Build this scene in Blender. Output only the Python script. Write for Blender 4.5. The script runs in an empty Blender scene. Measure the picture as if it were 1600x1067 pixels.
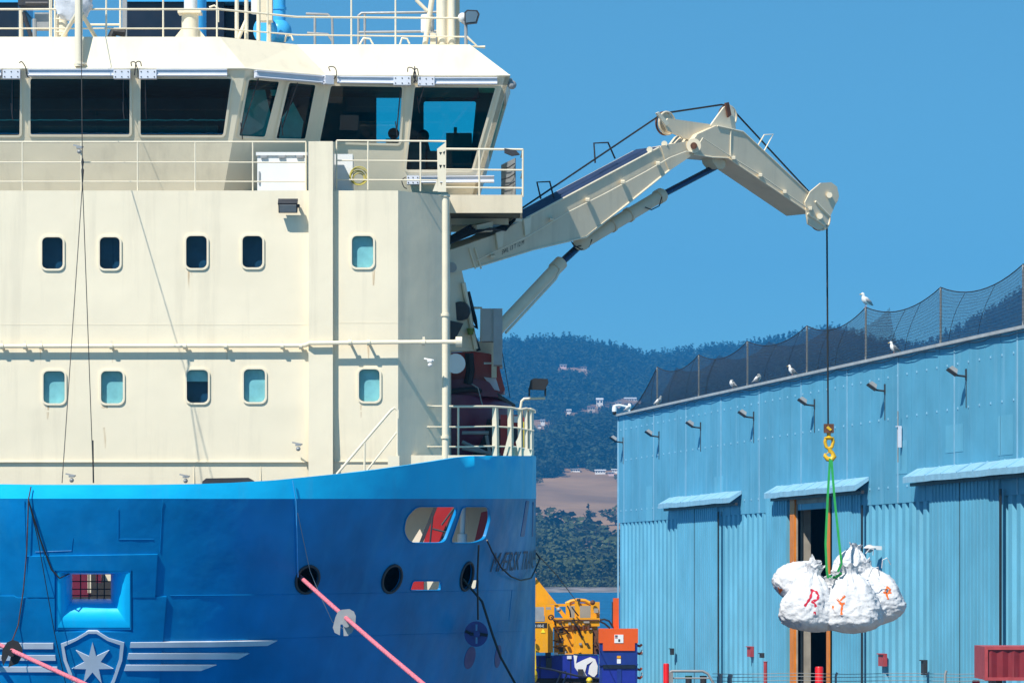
import bpy, bmesh, math, random
import numpy as np
from mathutils import Vector, Matrix, noise
from mathutils.geometry import delaunay_2d_cdt
from mathutils.bvhtree import BVHTree
SC = bpy.context.scene
R = math.radians
rnd = random.Random(7)

# ------------------------------------------------------------------ camera, sky, sun, exposure
F = 6000.0      # focal length in photo pixels
ZC = 6.0        # camera height above the water
YH = 900.0      # horizon row in the photo
cd = bpy.data.cameras.new("camera"); cam = bpy.data.objects.new("camera", cd); SC.collection.objects.link(cam)
cam.location = (0, 0, ZC); cam.rotation_euler = (R(90), 0, 0)
cd.sensor_width = 36; cd.lens = F*36/1600; cd.shift_y = (YH-533.5)/1600
cd.clip_start = 0.5; cd.clip_end = 30000
SC.camera = cam
SUN_A, SUN_E = 36.0, 50.0     # sun stands behind the camera, to its left
w = bpy.data.worlds.new("World"); SC.world = w; w.use_nodes = True
nt = w.node_tree; bg = nt.nodes["Background"]
sky = nt.nodes.new("ShaderNodeTexSky"); sky.sky_type = 'NISHITA'; sky.sun_disc = False
sky.sun_elevation = R(SUN_E); sky.sun_rotation = R(180+SUN_A)
sky.altitude = 0; sky.air_density = 1.0; sky.dust_density = 0.0; sky.ozone_density = 2.0
tint = nt.nodes.new("ShaderNodeMix"); tint.data_type = 'RGBA'; tint.blend_type = 'MULTIPLY'
tint.inputs[0].default_value = 1.0
tint.inputs[7].default_value = (0.56, 1.08, 1.14, 1)
tcs = nt.nodes.new('ShaderNodeTexCoord'); lift = nt.nodes.new('ShaderNodeVectorMath'); lift.operation = 'ADD'; lift.inputs[1].default_value = (0, 0, 0.085)
nt.links.new(tcs.outputs['Generated'], lift.inputs[0]); nt.links.new(lift.outputs[0], sky.inputs[0])
nt.links.new(sky.outputs[0], tint.inputs[6]); nt.links.new(tint.outputs[2], bg.inputs[0])
bg.inputs[1].default_value = 0.090
sd = bpy.data.lights.new("sun", 'SUN'); so = bpy.data.objects.new("sun", sd); SC.collection.objects.link(so)
sd.energy = 5.0; sd.angle = R(0.5); sd.color = (1.0, 0.95, 0.85)
SUNV = Vector((-math.sin(R(SUN_A))*math.cos(R(SUN_E)), -math.cos(R(SUN_A))*math.cos(R(SUN_E)), math.sin(R(SUN_E))))
so.rotation_euler = SUNV.to_track_quat('Z', 'Y').to_euler()
so.location = SUNV*50
SC.view_settings.view_transform = 'Standard'; SC.view_settings.look = 'None'
SC.view_settings.exposure = 0.25; SC.view_settings.gamma = 1.0
SC.cycles.max_bounces = 8; SC.cycles.transparent_max_bounces = 24
SC.cycles.volume_bounces = 0; SC.cycles.caustics_reflective = False; SC.cycles.caustics_refractive = False

# ------------------------------------------------------------------ helpers
def P(px, py, Y): return Vector(((px-800)*Y/F, Y, ZC+(YH-py)*Y/F))
def PX(v): return (800+F*v.x/v.y, YH-(v.z-ZC)*F/v.y)
def ray(px, py): return Vector(((px-800)/F, 1, (YH-py)/F))
class Plane:
    def __init__(s, p0, n): s.p=Vector(p0); s.n=Vector(n).normalized()
    @staticmethod
    def three(a, b, c):
        n=(b-a).cross(c-a).normalized()
        if n.y > 0: n=-n
        return Plane(a, n)
    def __call__(s, px, py, off=0.0):
        d=ray(px,py); C=Vector((0,0,ZC)); p=s.p+s.n*off
        return C+d*((p-C).dot(s.n)/d.dot(s.n))
def meet(a, b, c):
    M=Matrix((a.n,b.n,c.n)); return M.inverted() @ Vector((a.n.dot(a.p), b.n.dot(b.p), c.n.dot(c.p)))

class MB:
    def __init__(s): s.v=[]; s.f=[]
    def add(s, vs, fs):
        o=len(s.v); s.v += [Vector(v) for v in vs]; s.f += [tuple(i+o for i in f) for f in fs]; return s
    def hexa(s, a): # 8 corners: bottom 4, top 4
        return s.add(a, [(0,3,2,1),(4,5,6,7),(0,1,5,4),(1,2,6,5),(2,3,7,6),(3,0,4,7)])
    def box(s, c, size, M=None):
        c=Vector(c); h=Vector(size)/2; a=[]
        for dz in (-1,1):
            for dx,dy in ((-1,-1),(1,-1),(1,1),(-1,1)):
                q=Vector((dx*h.x,dy*h.y,dz*h.z)); a.append(c+(M@q if M else q))
        return s.hexa(a)
    def bb(s, x0,x1,y0,y1,z0,z1): return s.box(((x0+x1)/2,(y0+y1)/2,(z0+z1)/2),(abs(x1-x0),abs(y1-y0),abs(z1-z0)))
    def pbox(s, px0, px1, py0, py1, Y0, depth): # box whose front face covers this span at distance Y0
        a=P(px0,py1,Y0); b=P(px1,py0,Y0); return s.bb(a.x,b.x,Y0,Y0+depth,a.z,b.z)
    def beam(s, p0, p1, w, h, up=(0,0,1)):
        p0=Vector(p0); p1=Vector(p1); d=(p1-p0).normalized(); up=Vector(up)
        sx=d.cross(up)
        if sx.length<1e-4: sx=d.cross(Vector((0,1,0)))
        sx.normalize(); uz=sx.cross(d); sx*=w/2; uz*=h/2
        return s.hexa([p0-sx-uz,p0+sx-uz,p0+sx+uz,p0-sx+uz,p1-sx-uz,p1+sx-uz,p1+sx+uz,p1-sx+uz])
    def tube(s, pts, r, n=8, caps=True):
        pts=[Vector(p) for p in pts]; m=len(pts); o=len(s.v); prev=None
        rs = r if isinstance(r,(list,tuple)) else [r]*m
        for i,p in enumerate(pts):
            if i==0: d=pts[1]-p
            elif i==m-1: d=p-pts[i-1]
            else: d=(pts[i+1]-p).normalized()+(p-pts[i-1]).normalized()
            if d.length<1e-9: d=Vector((0,0,1))
            d.normalize()
            if prev is None:
                a=d.cross(Vector((0,0,1)))
                if a.length<1e-3: a=d.cross(Vector((0,1,0)))
            else: a=prev-d*prev.dot(d)
            a.normalize(); prev=a; b=d.cross(a)
            for k in range(n):
                t=2*math.pi*k/n; s.v.append(p+(a*math.cos(t)+b*math.sin(t))*rs[i])
        for i in range(m-1):
            for k in range(n):
                k2=(k+1)%n; s.f.append((o+i*n+k,o+i*n+k2,o+(i+1)*n+k2,o+(i+1)*n+k))
        if caps: s.f.append(tuple(o+k for k in reversed(range(n)))); s.f.append(tuple(o+(m-1)*n+k for k in range(n)))
        return s
    def ptube(s, pts, Y, r, n=8): return s.tube([P(a,b,Y) for a,b in pts], r, n)
    def cone(s, p0, p1, r0, r1, n=20): return s.tube([p0,p1],[r0,r1],n)
    def ball(s, c, r, nu=12, nv=8, sc=(1,1,1)):
        c=Vector(c); o=len(s.v)
        for j in range(1,nv):
            t=math.pi*j/nv
            for i in range(nu):
                u=2*math.pi*i/nu; s.v.append(c+Vector((math.sin(t)*math.cos(u)*sc[0],math.sin(t)*math.sin(u)*sc[1],math.cos(t)*sc[2]))*r)
        top=len(s.v); s.v.append(c+Vector((0,0,r*sc[2]))); s.v.append(c-Vector((0,0,r*sc[2])))
        for j in range(nv-2):
            for i in range(nu):
                a=o+j*nu+i; b=o+j*nu+(i+1)%nu; s.f.append((a,b,b+nu,a+nu))
        for i in range(nu):
            s.f.append((top,o+(i+1)%nu,o+i)); l=o+(nv-2)*nu; s.f.append((top+1,l+i,l+(i+1)%nu))
        return s
    def prism(s, poly, vec):
        n=len(poly); vec=Vector(vec); a=[Vector(p) for p in poly]
        o=len(s.v); s.v += a+[p+vec for p in a]
        s.f.append(tuple(o+i for i in range(n))); s.f.append(tuple(o+n+i for i in reversed(range(n))))
        for i in range(n): j=(i+1)%n; s.f.append((o+i,o+n+i,o+n+j,o+j))
        return s
    def torus(s, c, ax, Rr, r, n=24, m=8, a0=0, a1=360):
        ax=Vector(ax).normalized(); a=ax.cross(Vector((0,0,1)))
        if a.length<1e-3: a=Vector((1,0,0))
        a.normalize(); b=ax.cross(a); c=Vector(c)
        pts=[c+(a*math.cos(R(a0+(a1-a0)*i/n))+b*math.sin(R(a0+(a1-a0)*i/n)))*Rr for i in range(n+1)]
        return s.tube(pts, r, m)
    def sheet(s, outer, holes, fn, back=None, grid=0, lines=()):
        vs=[]; es=[]
        def loop(l):
            o=len(vs); vs.extend(Vector(p) for p in l); n=len(l); es.extend((o+i,o+(i+1)%n) for i in range(n))
        loop(outer)
        for h in holes: loop(h)
        for l in lines:
            o=len(vs); vs.extend(Vector(p) for p in l); es.extend((o+i,o+i+1) for i in range(len(l)-1))
        if grid:
            gx,gy = grid if isinstance(grid,tuple) else (grid,grid)
            xs=[p[0] for p in outer]; ys=[p[1] for p in outer]
            x=min(xs)+gx*.5
            while x<max(xs):
                y=min(ys)+gy*.5
                while y<max(ys):
                    if inside(outer,x,y) and not any(inside(h,x,y) for h in holes): vs.append(Vector((x,y)))
                    y+=gy
                x+=gx
        V,E,Fc,_,_,_ = delaunay_2d_cdt(vs, es, [], 0, 1e-6)
        tris=[]
        for f in Fc:
            cx=sum(V[i][0] for i in f)/len(f); cy=sum(V[i][1] for i in f)/len(f)
            if inside(outer,cx,cy) and not any(inside(h,cx,cy) for h in holes): tris.append(tuple(f))
        o=len(s.v); s.v += [fn(v[0],v[1]) for v in V]; s.f += [tuple(o+i for i in f) for f in tris]
        if back:
            o2=len(s.v); s.v += [back(v[0],v[1]) for v in V]; s.f += [tuple(o2+i for i in reversed(f)) for f in tris]
            cnt={}
            for f in tris:
                for i in range(3):
                    a,b=f[i],f[(i+1)%3]; cnt[(a,b)]=cnt.get((a,b),0)+1
            for (a,b) in cnt:
                if (b,a) not in cnt: s.f.append((o+b,o+a,o2+a,o2+b))
        return s
    def mesh(s, name, origin, mats, smooth=35):
        me=bpy.data.meshes.new(name)
        me.from_pydata([tuple(v-origin) for v in s.v], [], s.f)
        bm=bmesh.new(); bm.from_mesh(me)
        used=[v for v in bm.verts if not v.link_faces]
        bmesh.ops.delete(bm, geom=used, context='VERTS')
        bmesh.ops.recalc_face_normals(bm, faces=bm.faces)
        if smooth:
            for f in bm.faces: f.smooth=True
            lim=R(smooth)
            for e in bm.edges:
                if len(e.link_faces)==2: e.smooth = e.calc_face_angle(0) < lim
                else: e.smooth=False
        bm.to_mesh(me); bm.free(); me.materials.append(mats); return me

def inside(poly, x, y):
    c=False; n=len(poly); j=n-1
    for i in range(n):
        xi,yi=poly[i][0],poly[i][1]; xj,yj=poly[j][0],poly[j][1]
        if (yi>y)!=(yj>y) and x < (xj-xi)*(y-yi)/(yj-yi)+xi: c=not c
        j=i
    return c
def rrect(x0,y0,x1,y1,r,n=5):
    out=[]
    for cx,cy,a in ((x1-r,y0+r,-90),(x1-r,y1-r,0),(x0+r,y1-r,90),(x0+r,y0+r,180)):
        for i in range(n+1):
            t=R(a+90*i/n); out.append((cx+r*math.cos(t), cy+r*math.sin(t)))
    return out
def rpoly(pts, r, n=4):   # polygon with rounded corners
    out=[]; m=len(pts)
    for i in range(m):
        p=Vector(pts[i]); a=(Vector(pts[i-1])-p); b=(Vector(pts[(i+1)%m])-p)
        ra=min(r,a.length*.45,b.length*.45); a.normalize(); b.normalize(); A=p+a*ra; B=p+b*ra
        for k in range(n+1):
            t=k/n; q=A*(1-t)**2+p*2*t*(1-t)+B*t*t; out.append((q.x,q.y))
    return out
def grow(poly, d):   # moves a polygon's outline outwards
    n=len(poly); area=sum(poly[i][0]*poly[(i+1)%n][1]-poly[(i+1)%n][0]*poly[i][1] for i in range(n)); sg=1 if area>0 else -1
    out=[]
    for i in range(n):
        a=Vector(poly[i-1]); p=Vector(poly[i]); b=Vector(poly[(i+1)%n]); d1=(p-a).normalized(); d2=(b-p).normalized()
        nn=Vector((d1.y,-d1.x))+Vector((d2.y,-d2.x))
        if nn.length<1e-6: nn=Vector((d1.y,-d1.x))
        nn.normalize(); out.append(tuple(p+nn*d*sg))
    return out
def ell(cx,cy,rx,ry,rot=0,n=24):
    c,s_=math.cos(R(rot)),math.sin(R(rot))
    return [(cx+rx*math.cos(2*math.pi*i/n)*c-ry*math.sin(2*math.pi*i/n)*s_, cy+rx*math.cos(2*math.pi*i/n)*s_+ry*math.sin(2*math.pi*i/n)*c) for i in range(n)]

WL={}   # world location of each object
def thing(name, label, cat, loc, group=None, rz=0.0):
    o=bpy.data.objects.new(name,None); SC.collection.objects.link(o); o.location=loc; o.rotation_euler=(0,0,rz)
    o.empty_display_size=.3; o["label"]=label; o["category"]=cat
    if group: o["group"]=group
    WL[o]=Vector(loc); return o
def obj(name, mb, m, parent=None, smooth=35, label=None, cat=None, group=None, kind=None):
    lo=Vector((min(v.x for v in mb.v),min(v.y for v in mb.v),min(v.z for v in mb.v)))
    hi=Vector((max(v.x for v in mb.v),max(v.y for v in mb.v),max(v.z for v in mb.v)))
    c=(lo+hi)/2; c.z=lo.z
    o=bpy.data.objects.new(name, mb.mesh(name,c,m,smooth)); SC.collection.objects.link(o)
    WL[o]=c
    if parent: o.parent=parent; o.location=c-WL[parent]
    else: o.location=c
    if label: o["label"]=label
    if cat: o["category"]=cat
    if group: o["group"]=group
    if kind: o["kind"]=kind
    return o
def lobj(name, mb, m, parent, smooth=35, label=None):   # part built in its thing's own coordinates
    o=bpy.data.objects.new(name, mb.mesh(name,Vector((0,0,0)),m,smooth)); SC.collection.objects.link(o)
    o.parent=parent; WL[o]=WL[parent].copy()
    if label: o["label"]=label
    return o
def copy_tree(o, parent=None):
    c=o.copy(); SC.collection.objects.link(c); c.parent=parent
    for ch in list(o.children): copy_tree(ch,c)
    return c

# ------------------------------------------------------------------ materials
def mat(name, col, rough=.5, metal=0.0, var=.08, vs=1.2, streak=0.0, ss=3.0, bump=0.0, bs=2.0, fine=0.0, spec=.5, coat=0.0, rust=0.0, scol=(.22,.19,.15)):
    m=bpy.data.materials.new(name); m.use_nodes=True; t=m.node_tree; N=t.nodes; L=t.links; b=N["Principled BSDF"]
    b.inputs["Roughness"].default_value=rough; b.inputs["Metallic"].default_value=metal
    b.inputs["Specular IOR Level"].default_value=spec; b.inputs["Coat Weight"].default_value=coat; b.inputs["Coat Roughness"].default_value=.15
    geo=N.new("ShaderNodeNewGeometry")
    def tex(scale,detail=4.0,vec=None,rg=.55):
        n=N.new("ShaderNodeTexNoise"); n.inputs["Scale"].default_value=scale; n.inputs["Detail"].default_value=detail; n.inputs["Roughness"].default_value=rg
        L.new(vec or geo.outputs["Position"], n.inputs["Vector"]); return n.outputs["Fac"]
    def mrange(x,a,b_,c,d):
        n=N.new("ShaderNodeMapRange"); n.inputs[1].default_value=a; n.inputs[2].default_value=b_; n.inputs[3].default_value=c; n.inputs[4].default_value=d
        L.new(x,n.inputs[0]); return n.outputs[0]
    def mix(f,a,b_,mode='MIX'):
        n=N.new("ShaderNodeMix"); n.data_type='RGBA'; n.blend_type=mode
        for s_,v in ((0,f),(6,a),(7,b_)):
            if isinstance(v,(int,float)): n.inputs[s_].default_value=v
            elif isinstance(v,tuple): n.inputs[s_].default_value=(*v[:3],1)
            else: L.new(v,n.inputs[s_])
        return n.outputs[2]
    c=(*col,1); out=None
    if var:
        lo=tuple(x*(1-var) for x in col); hi=tuple(min(1,x*(1+var)) for x in col)
        out=mix(mrange(tex(vs),.3,.7,0,1),lo,hi)
    if streak:
        mp=N.new("ShaderNodeMapping"); mp.inputs["Scale"].default_value=(ss,ss,ss*.06); L.new(geo.outputs["Position"],mp.inputs[0])
        f=mrange(tex(1.0,5.0,mp.outputs[0],.65),.52,.8,0,streak); out=mix(f,out if out else col,scol)
    if rust:
        mp=N.new("ShaderNodeMapping"); mp.inputs["Scale"].default_value=(5,5,.8); L.new(geo.outputs["Position"],mp.inputs[0])
        f=mrange(tex(1.3,6.0,mp.outputs[0],.7),.66,.74,0,rust); out=mix(f,out if out else col,(.28,.1,.03))
    if out is not None: L.new(out,b.inputs["Base Color"])
    else: b.inputs["Base Color"].default_value=c
    if var: L.new(mrange(tex(vs*3),.3,.7,max(0,rough-.07),min(1,rough+.07)), b.inputs["Roughness"])
    if bump or fine:
        h=None
        bp=N.new("ShaderNodeBump"); bp.inputs["Strength"].default_value=1.0; bp.inputs["Distance"].default_value=1.0
        if bump:
            mm=N.new("ShaderNodeMath"); mm.operation='MULTIPLY'; mm.inputs[1].default_value=bump; L.new(tex(bs,1.5,None,.45),mm.inputs[0]); m2=N.new('ShaderNodeMath'); m2.operation='MULTIPLY_ADD'; m2.inputs[1].default_value=bump*.22; L.new(tex(bs*3.4,2.5,None,.5),m2.inputs[0]); L.new(mm.outputs[0],m2.inputs[2]); h=m2.outputs[0]
        if fine:
            mm=N.new("ShaderNodeMath"); mm.operation='MULTIPLY'; mm.inputs[1].default_value=fine; L.new(tex(14,3),mm.inputs[0])
            if h: ad=N.new("ShaderNodeMath"); L.new(h,ad.inputs[0]); L.new(mm.outputs[0],ad.inputs[1]); h=ad.outputs[0]
            else: h=mm.outputs[0]
        L.new(h,bp.inputs["Height"]); L.new(bp.outputs[0],b.inputs["Normal"])
    return m
def glass(name, tintc, refl=.5, rough=.02):
    m=bpy.data.materials.new(name); m.use_nodes=True; t=m.node_tree; N=t.nodes; L=t.links
    N.remove(N["Principled BSDF"]); tr=N.new("ShaderNodeBsdfTransparent"); tr.inputs[0].default_value=(*tintc,1)
    gl=N.new("ShaderNodeBsdfGlossy"); gl.inputs["Roughness"].default_value=rough
    fr=N.new("ShaderNodeFresnel"); fr.inputs[0].default_value=1.5
    mm=N.new("ShaderNodeMath"); mm.operation='MULTIPLY'; mm.inputs[1].default_value=refl; L.new(fr.outputs[0],mm.inputs[0])
    mx=N.new("ShaderNodeMixShader"); L.new(mm.outputs[0],mx.inputs[0]); L.new(tr.outputs[0],mx.inputs[1]); L.new(gl.outputs[0],mx.inputs[2])
    L.new(mx.outputs[0],N["Material Output"].inputs[0]); return m
M={}
M['cream']=mat('cream_ship_paint',(.85,.75,.57),.45,var=.04,vs=.8,streak=.24,ss=2.6,bump=.016,bs=1.1,fine=.0006)
M['cream2']=mat('cream_fitting_paint',(.82,.73,.56),.4,var=.05,vs=3,rust=.25)
M['crane']=mat('weathered_cream_crane_paint',(.72,.62,.46),.45,var=.05,vs=1.5,streak=.25,ss=4,fine=.001)
M['white']=mat('white_paint',(.80,.80,.80),.4,var=.04,vs=2)
M['lavender']=mat('greyish_white_plastic',(.66,.68,.76),.45,var=.05,vs=4)
M['grey']=mat('grey_metal',(.33,.34,.35),.5,metal=.2,var=.1,vs=3)
M['dark']=mat('dark_metal',(.035,.035,.04),.5,var=.2,vs=3)
M['black']=mat('black_rubber',(.012,.012,.014),.6,var=.2,vs=5)
M['hull']=mat('blue_hull_paint',(.002,.215,.52),.42,var=.25,vs=.6,streak=.35,ss=2.2,bump=.09,bs=.50,fine=.0015,spec=.22,scol=(.03,.33,.62))
M['hulltop']=mat('lit_hull_blue',(.005,.52,.95),.38,var=.08,vs=.6,streak=.1,ss=3,bump=.02,bs=1.2,fine=.001,spec=.3)  # hull blue lightened: light on bulwark and fairlead put into the colour
M['funnel']=mat('light_blue_funnel_paint',(.06,.42,.83),.3,var=.05)
M['navy']=mat('dark_navy_paint',(.008,.016,.035),.35,var=.2,vs=1)
M['silver']=mat('silver_grey_emblem_paint',(.60,.64,.70),.45,metal=0,var=.12,vs=1.5)
M['letter']=mat('dark_blue_letter_paint',(.006,.03,.09),.5,var=.3,vs=8)
M['deepblue']=mat('deep_blue_paint',(.01,.035,.22),.4,var=.2,vs=2)
M['red']=mat('red_paint',(.42,.02,.02),.4,var=.1,vs=2)
M['redboat']=mat('dark_red_lifeboat_paint',(.38,.03,.015),.35,var=.1,vs=2)
M['maroon']=mat('maroon_lifeboat_hull',(.16,.02,.05),.4,var=.15,vs=2)
M['orange']=mat('orange_paint',(.78,.10,.008),.45,var=.05,vs=3)
M['yellow']=mat('yellow_machine_paint',(.83,.36,.004),.4,var=.06,vs=2.5,streak=.25,ss=5,rust=.5)
M['cobalt']=mat('cobalt_blue_paint',(.012,.03,.30),.4,var=.1,vs=2)
M['rod']=mat('blue_sheened_steel_rod',(.03,.06,.13),.25,metal=.6,var=.1)
M['topplate']=mat('navy_walkway_paint',(.018,.035,.09),.6,var=.3,vs=2,bump=.004,bs=6)
M['glass']=glass('green_tinted_glass',(.22,.82,.84),.5)
M['portglass']=glass('blue_tinted_porthole_glass',(.62,.90,.95),.7)
M['curtain']=mat('pale_window_blind',(.50,.60,.60),.8,var=.15,vs=4)
M['darkroom']=mat('dark_blue_window_room',(.006,.045,.11),.9,var=.25,vs=5)
M['interior']=mat('dark_interior',(.006,.05,.07),.7,var=.2)
M['ropepink']=mat('pink_mooring_rope',(.68,.17,.22),.9,var=.45,vs=30,streak=.4,ss=9,fine=.006)
M['ropedark']=mat('dark_green_rope',(.02,.04,.045),.85,var=.2,vs=14)
M['wire']=mat('steel_wire',(.03,.03,.03),.5,metal=.3,var=0)
M['deckpaint']=mat('grey_deck_paint',(.30,.28,.24),.8,var=.2)
M['warm']=mat('warm_grey_paint',(.33,.30,.26),.6,var=.1)
M['lamp']=mat('lamp_glass',(.10,.15,.2),.1,var=.1,spec=.8)
M['rustmetal']=mat('rusty_brown_metal',(.13,.05,.025),.7,var=.4,vs=12)
M['yellowhook']=mat('yellow_hook_paint',(.75,.45,.02),.4,var=.2,vs=14,rust=.9)
# ------------------------------------------------------------------ the ship's hull
HB, HL, HY, HCX = 8.52, 12.0, 73.0, -7.99
def zk(c): return ZC+121*(HY+HL*(1-c))/F
def hull3(th, v, off=0.0):
    s_,c=math.sin(th),math.cos(th); k=.40*max(c,0)**.75+.006 if v<0 else 0.0; s0=max(0,-v)
    x=HCX+HB*s_-s0*k*s_; y=HY+HL*(1-c)+s0*k*c; z=zk(c)+v
    n=Vector((HL*s_, -HB*c,0)).normalized(); n=Vector((n.x,n.y,-k)).normalized()
    return Vector((x,y,z))+n*off
def hinv(px,py):
    lo,hi=R(-89),R(87.5)
    def at(th):
        c=math.cos(th); v=0.0
        for _ in range(6):
            p=hull3(th,v); v=ZC+(YH-py)*p.y/F-zk(c)
        return v,PX(hull3(th,v))[0]
    for _ in range(34):
        m=(lo+hi)/2; v,x=at(m)
        if x<px: lo=m
        else: hi=m
    return lo,at(lo)[0]
def hp(px,py,off=0.0): th,v=hinv(px,py); return hull3(th,v,off)
def hpoly(pts):       # photo outline -> hull parameters (metres along, metres up)
    out=[]
    for p in pts: th,v=hinv(*p); out.append((th*9,v))
    return out
H=lambda off: (lambda a,b: hull3(a/9,b,off))
ship=thing('supply_ship','blue and cream offshore supply ship seen bow on with its crane aft','ship',(-8,85,0))
def dense(pts,step=14):
    out=[]
    for i in range(len(pts)):
        a=Vector(pts[i]); b=Vector(pts[(i+1)%len(pts)]); n=max(1,int((b-a).length/step))
        for k in range(n): q=a.lerp(b,k/n); out.append((q.x,q.y))
    return out
# openings in the bow
win_a=rpoly([(650,791),(716,791),(694,848),(640,848),(630,830),(634,808)],9)
win_b=rpoly([(722,791),(764,791),(766,810),(757,842),(740,848),(703,848)],7)
slot_a=rpoly([(645,907),(690,907),(688,922),(640,922)],4)
slot_b=rpoly([(738,905),(748,905),(746,920),(734,920)],3)
ovals=[ell(480,905,17,22,25),ell(612,904,14,22,20),ell(729,900,9,22,12)]
recess=[(90,894),(203,894),(203,983),(90,983)]
holes=[hpoly(h) for h in [win_a,win_b,slot_a,slot_b]+ovals+[dense(recess,30)]]
sheer=[(145,757),(230,757),(300,756),(360,754),(430,750),(490,744),(540,739),(590,733),(640,726),(680,720),(710,715),(740,712),(780,712),(815,712),(834,712)]
top=[hinv(*p) for p in sheer]
top.append((R(90),top[-1][1]))
right=[(t*9,v) for t,v in top]; left=[(-a,b) for a,b in right[::-1]][:-1]
tops=left+right
out1=[(-90*math.pi/180*9,0)]+[(R(t)*9,0) for t in range(-84,90,6)]+[(R(90)*9,0)]
hb=MB().sheet([(-R(90)*9,-7.6),(R(90)*9,-7.6)]+[(p[0],p[1]) for p in reversed(out1)], holes, H(0), H(-.05), grid=(.42,.42))
for sgn in (-1,1):     # the flat sides running aft
    a=[hull3(sgn*R(90),v) for v in (0,-2.5,-7.6)]
    for i in range(2):
        p,q=a[i],a[i+1]; hb.add([p,q,Vector((q.x,125,q.z)),Vector((p.x,125,p.z))],[(0,1,2,3)])
hull=obj('hull',hb,M['hull'],ship,smooth=40)
bw=MB().sheet(out1+[p for p in reversed(tops)],[],H(0.004),H(-.10),grid=(.5,.35))
for sgn in (-1,1):
    th,v=top[-1]; p=hull3(sgn*R(90),0,.004); q=hull3(sgn*R(90),v,.004); bw.add([p,q,Vector((q.x,120,q.z)),Vector((p.x,120,p.z))],[(0,1,2,3)])
bulwark=obj('bulwark',bw,M['hulltop'],ship,smooth=40)
# deck
dk=MB(); ring=[hull3(R(a),.1,-.12) for a in (-90,-84,-78,78,84,90)]; zd=7.6
dk.add([Vector((p.x,p.y,zd)) for p in ring]+[Vector((ring[-1].x,124.5,zd)),Vector((ring[0].x,124.5,zd))],[tuple(range(len(ring)+2))])
obj('deck',dk,M['deckpaint'],ship)
dk=MB(); ring=[hull3(R(a),-2.6,-.1) for a in range(-90,91,6)]
dk.add([Vector((p.x,p.y,4.75)) for p in ring],[tuple(range(len(ring)))]); obj('mooring_deck',dk,M['deckpaint'],ship)
def decal(outer,holes=(),off=.012,grid=12,back=-.01,mb=None):
    mb=mb or MB(); g=grid
    mb.sheet(dense(outer,g),[dense(h,g) for h in holes], lambda a,b: hp(a,b,off), lambda a,b: hp(a,b,back), grid=g); return mb
# doubler plates and weld seams
pl=decal([(43,868),(246,865),(242,932),(207,932),(207,890),(86,890),(86,932),(43,932)],off=.035,grid=16)
pl2=decal([(-60,930),(22,930),(28,933),(86,933),(86,986),(207,986),(207,932),(260,931),(248,1075),(-60,1075)],off=.028,grid=20); obj('doubler_plate',pl2,M['hull'],hull)
obj('doubler_plate',pl,M['hull'],hull)
def seam(pts,r=.0065,st=12,off=.002):
    out=[]
    for i in range(len(pts)-1):
        a=Vector(pts[i]); b=Vector(pts[i+1]); n=max(1,int((b-a).length/st))
        for k in range(n+(i==len(pts)-2)): q=a.lerp(b,k/n); out.append(hp(q.x,q.y,off))
    return MB().tube(out,r,6)
for s_ in ([(254,781),(250,862)],[(38,781),(41,868)],[(266,930),(500,928),(830,921)],[(800,921),(795,969),(829,968)],[(460,781),(463,900)],[(246,1000),(244,1067)],[(330,1000),(830,985)],[(185,795),(185,842),(240,842)],[(55,862),(112,860),(114,840)]):
    obj('weld_seam',seam(s_),M['hull'],hull)
# hawsehole rims, dark tunnels behind them
def rim(poly,r=.03): return MB().tube([hp(a,b,.01) for a,b in poly]+[hp(*poly[0],.01)],r,8)
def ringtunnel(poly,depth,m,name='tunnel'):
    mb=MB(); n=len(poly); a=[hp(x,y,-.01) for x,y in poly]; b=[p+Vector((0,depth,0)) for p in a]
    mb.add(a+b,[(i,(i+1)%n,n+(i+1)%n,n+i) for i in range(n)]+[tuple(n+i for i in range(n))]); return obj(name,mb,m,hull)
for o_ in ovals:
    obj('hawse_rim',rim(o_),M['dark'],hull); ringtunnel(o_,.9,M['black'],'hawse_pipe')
for o_ in (win_a,win_b,slot_a,slot_b): obj('opening_rim',rim(o_,.012),M['hull'],hull)
# mooring deck seen through the openings
md=MB().pbox(560,790,790,945,84.0,.1); obj('mooring_deck_wall',md,M['crane'],ship)
obj('red_winch_frame',MB().prism([P(682,788,80.6),P(712,788,80.6),P(690,852,80.6),P(660,852,80.6)],(0,.25,0)),M['red'],ship,label='red winch frame seen through the bow openings')
obj('red_winch_frame',MB().prism([P(752,800,83.2),P(770,796,83.2),P(764,852,83.2),P(740,852,83.2)],(0,.25,0)),M['red'],ship)
obj('red_winch_frame',MB().pbox(630,662,903,927,80.8,.4),M['red'],ship)
obj('mooring_deck_pipe',MB().tube([P(724,785,83.4),P(722,833,83.4),P(722,834,83.4),P(722,852,83.4)],[.06,.06,.11,.11],12),M['white'],ship)
for g_ in ([P(640,852,81),P(656,826,81),P(668,852,81)],[P(667,905,80.5),P(679,905,80.5),P(668,924,80.5)],[P(731,903,83),P(747,903,83),P(745,925,83),P(731,925,83)]): obj('gusset_and_sunpatch',MB().prism(g_,(0,.05,0)),M['cream2'],ship)  # first triangle stands in for the sunlit patch inside the opening
for a,b,c,d in ((714,788,688,852),(682,788,656,852)): obj('winch_brace',MB().prism([P(a-3,b,80.2),P(a+3,b,80.2),P(c+3,d,80.2),P(c-3,d,80.2)],(0,.1,0)),M['dark'],ship)
for a,b,c,d in ((690,820,712,790),(672,848,676,806),(676,826,700,832)): obj('winch_brace',MB().ptube([(a,b),(c,d)],80.1,.02),M['dark'],ship)
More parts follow.
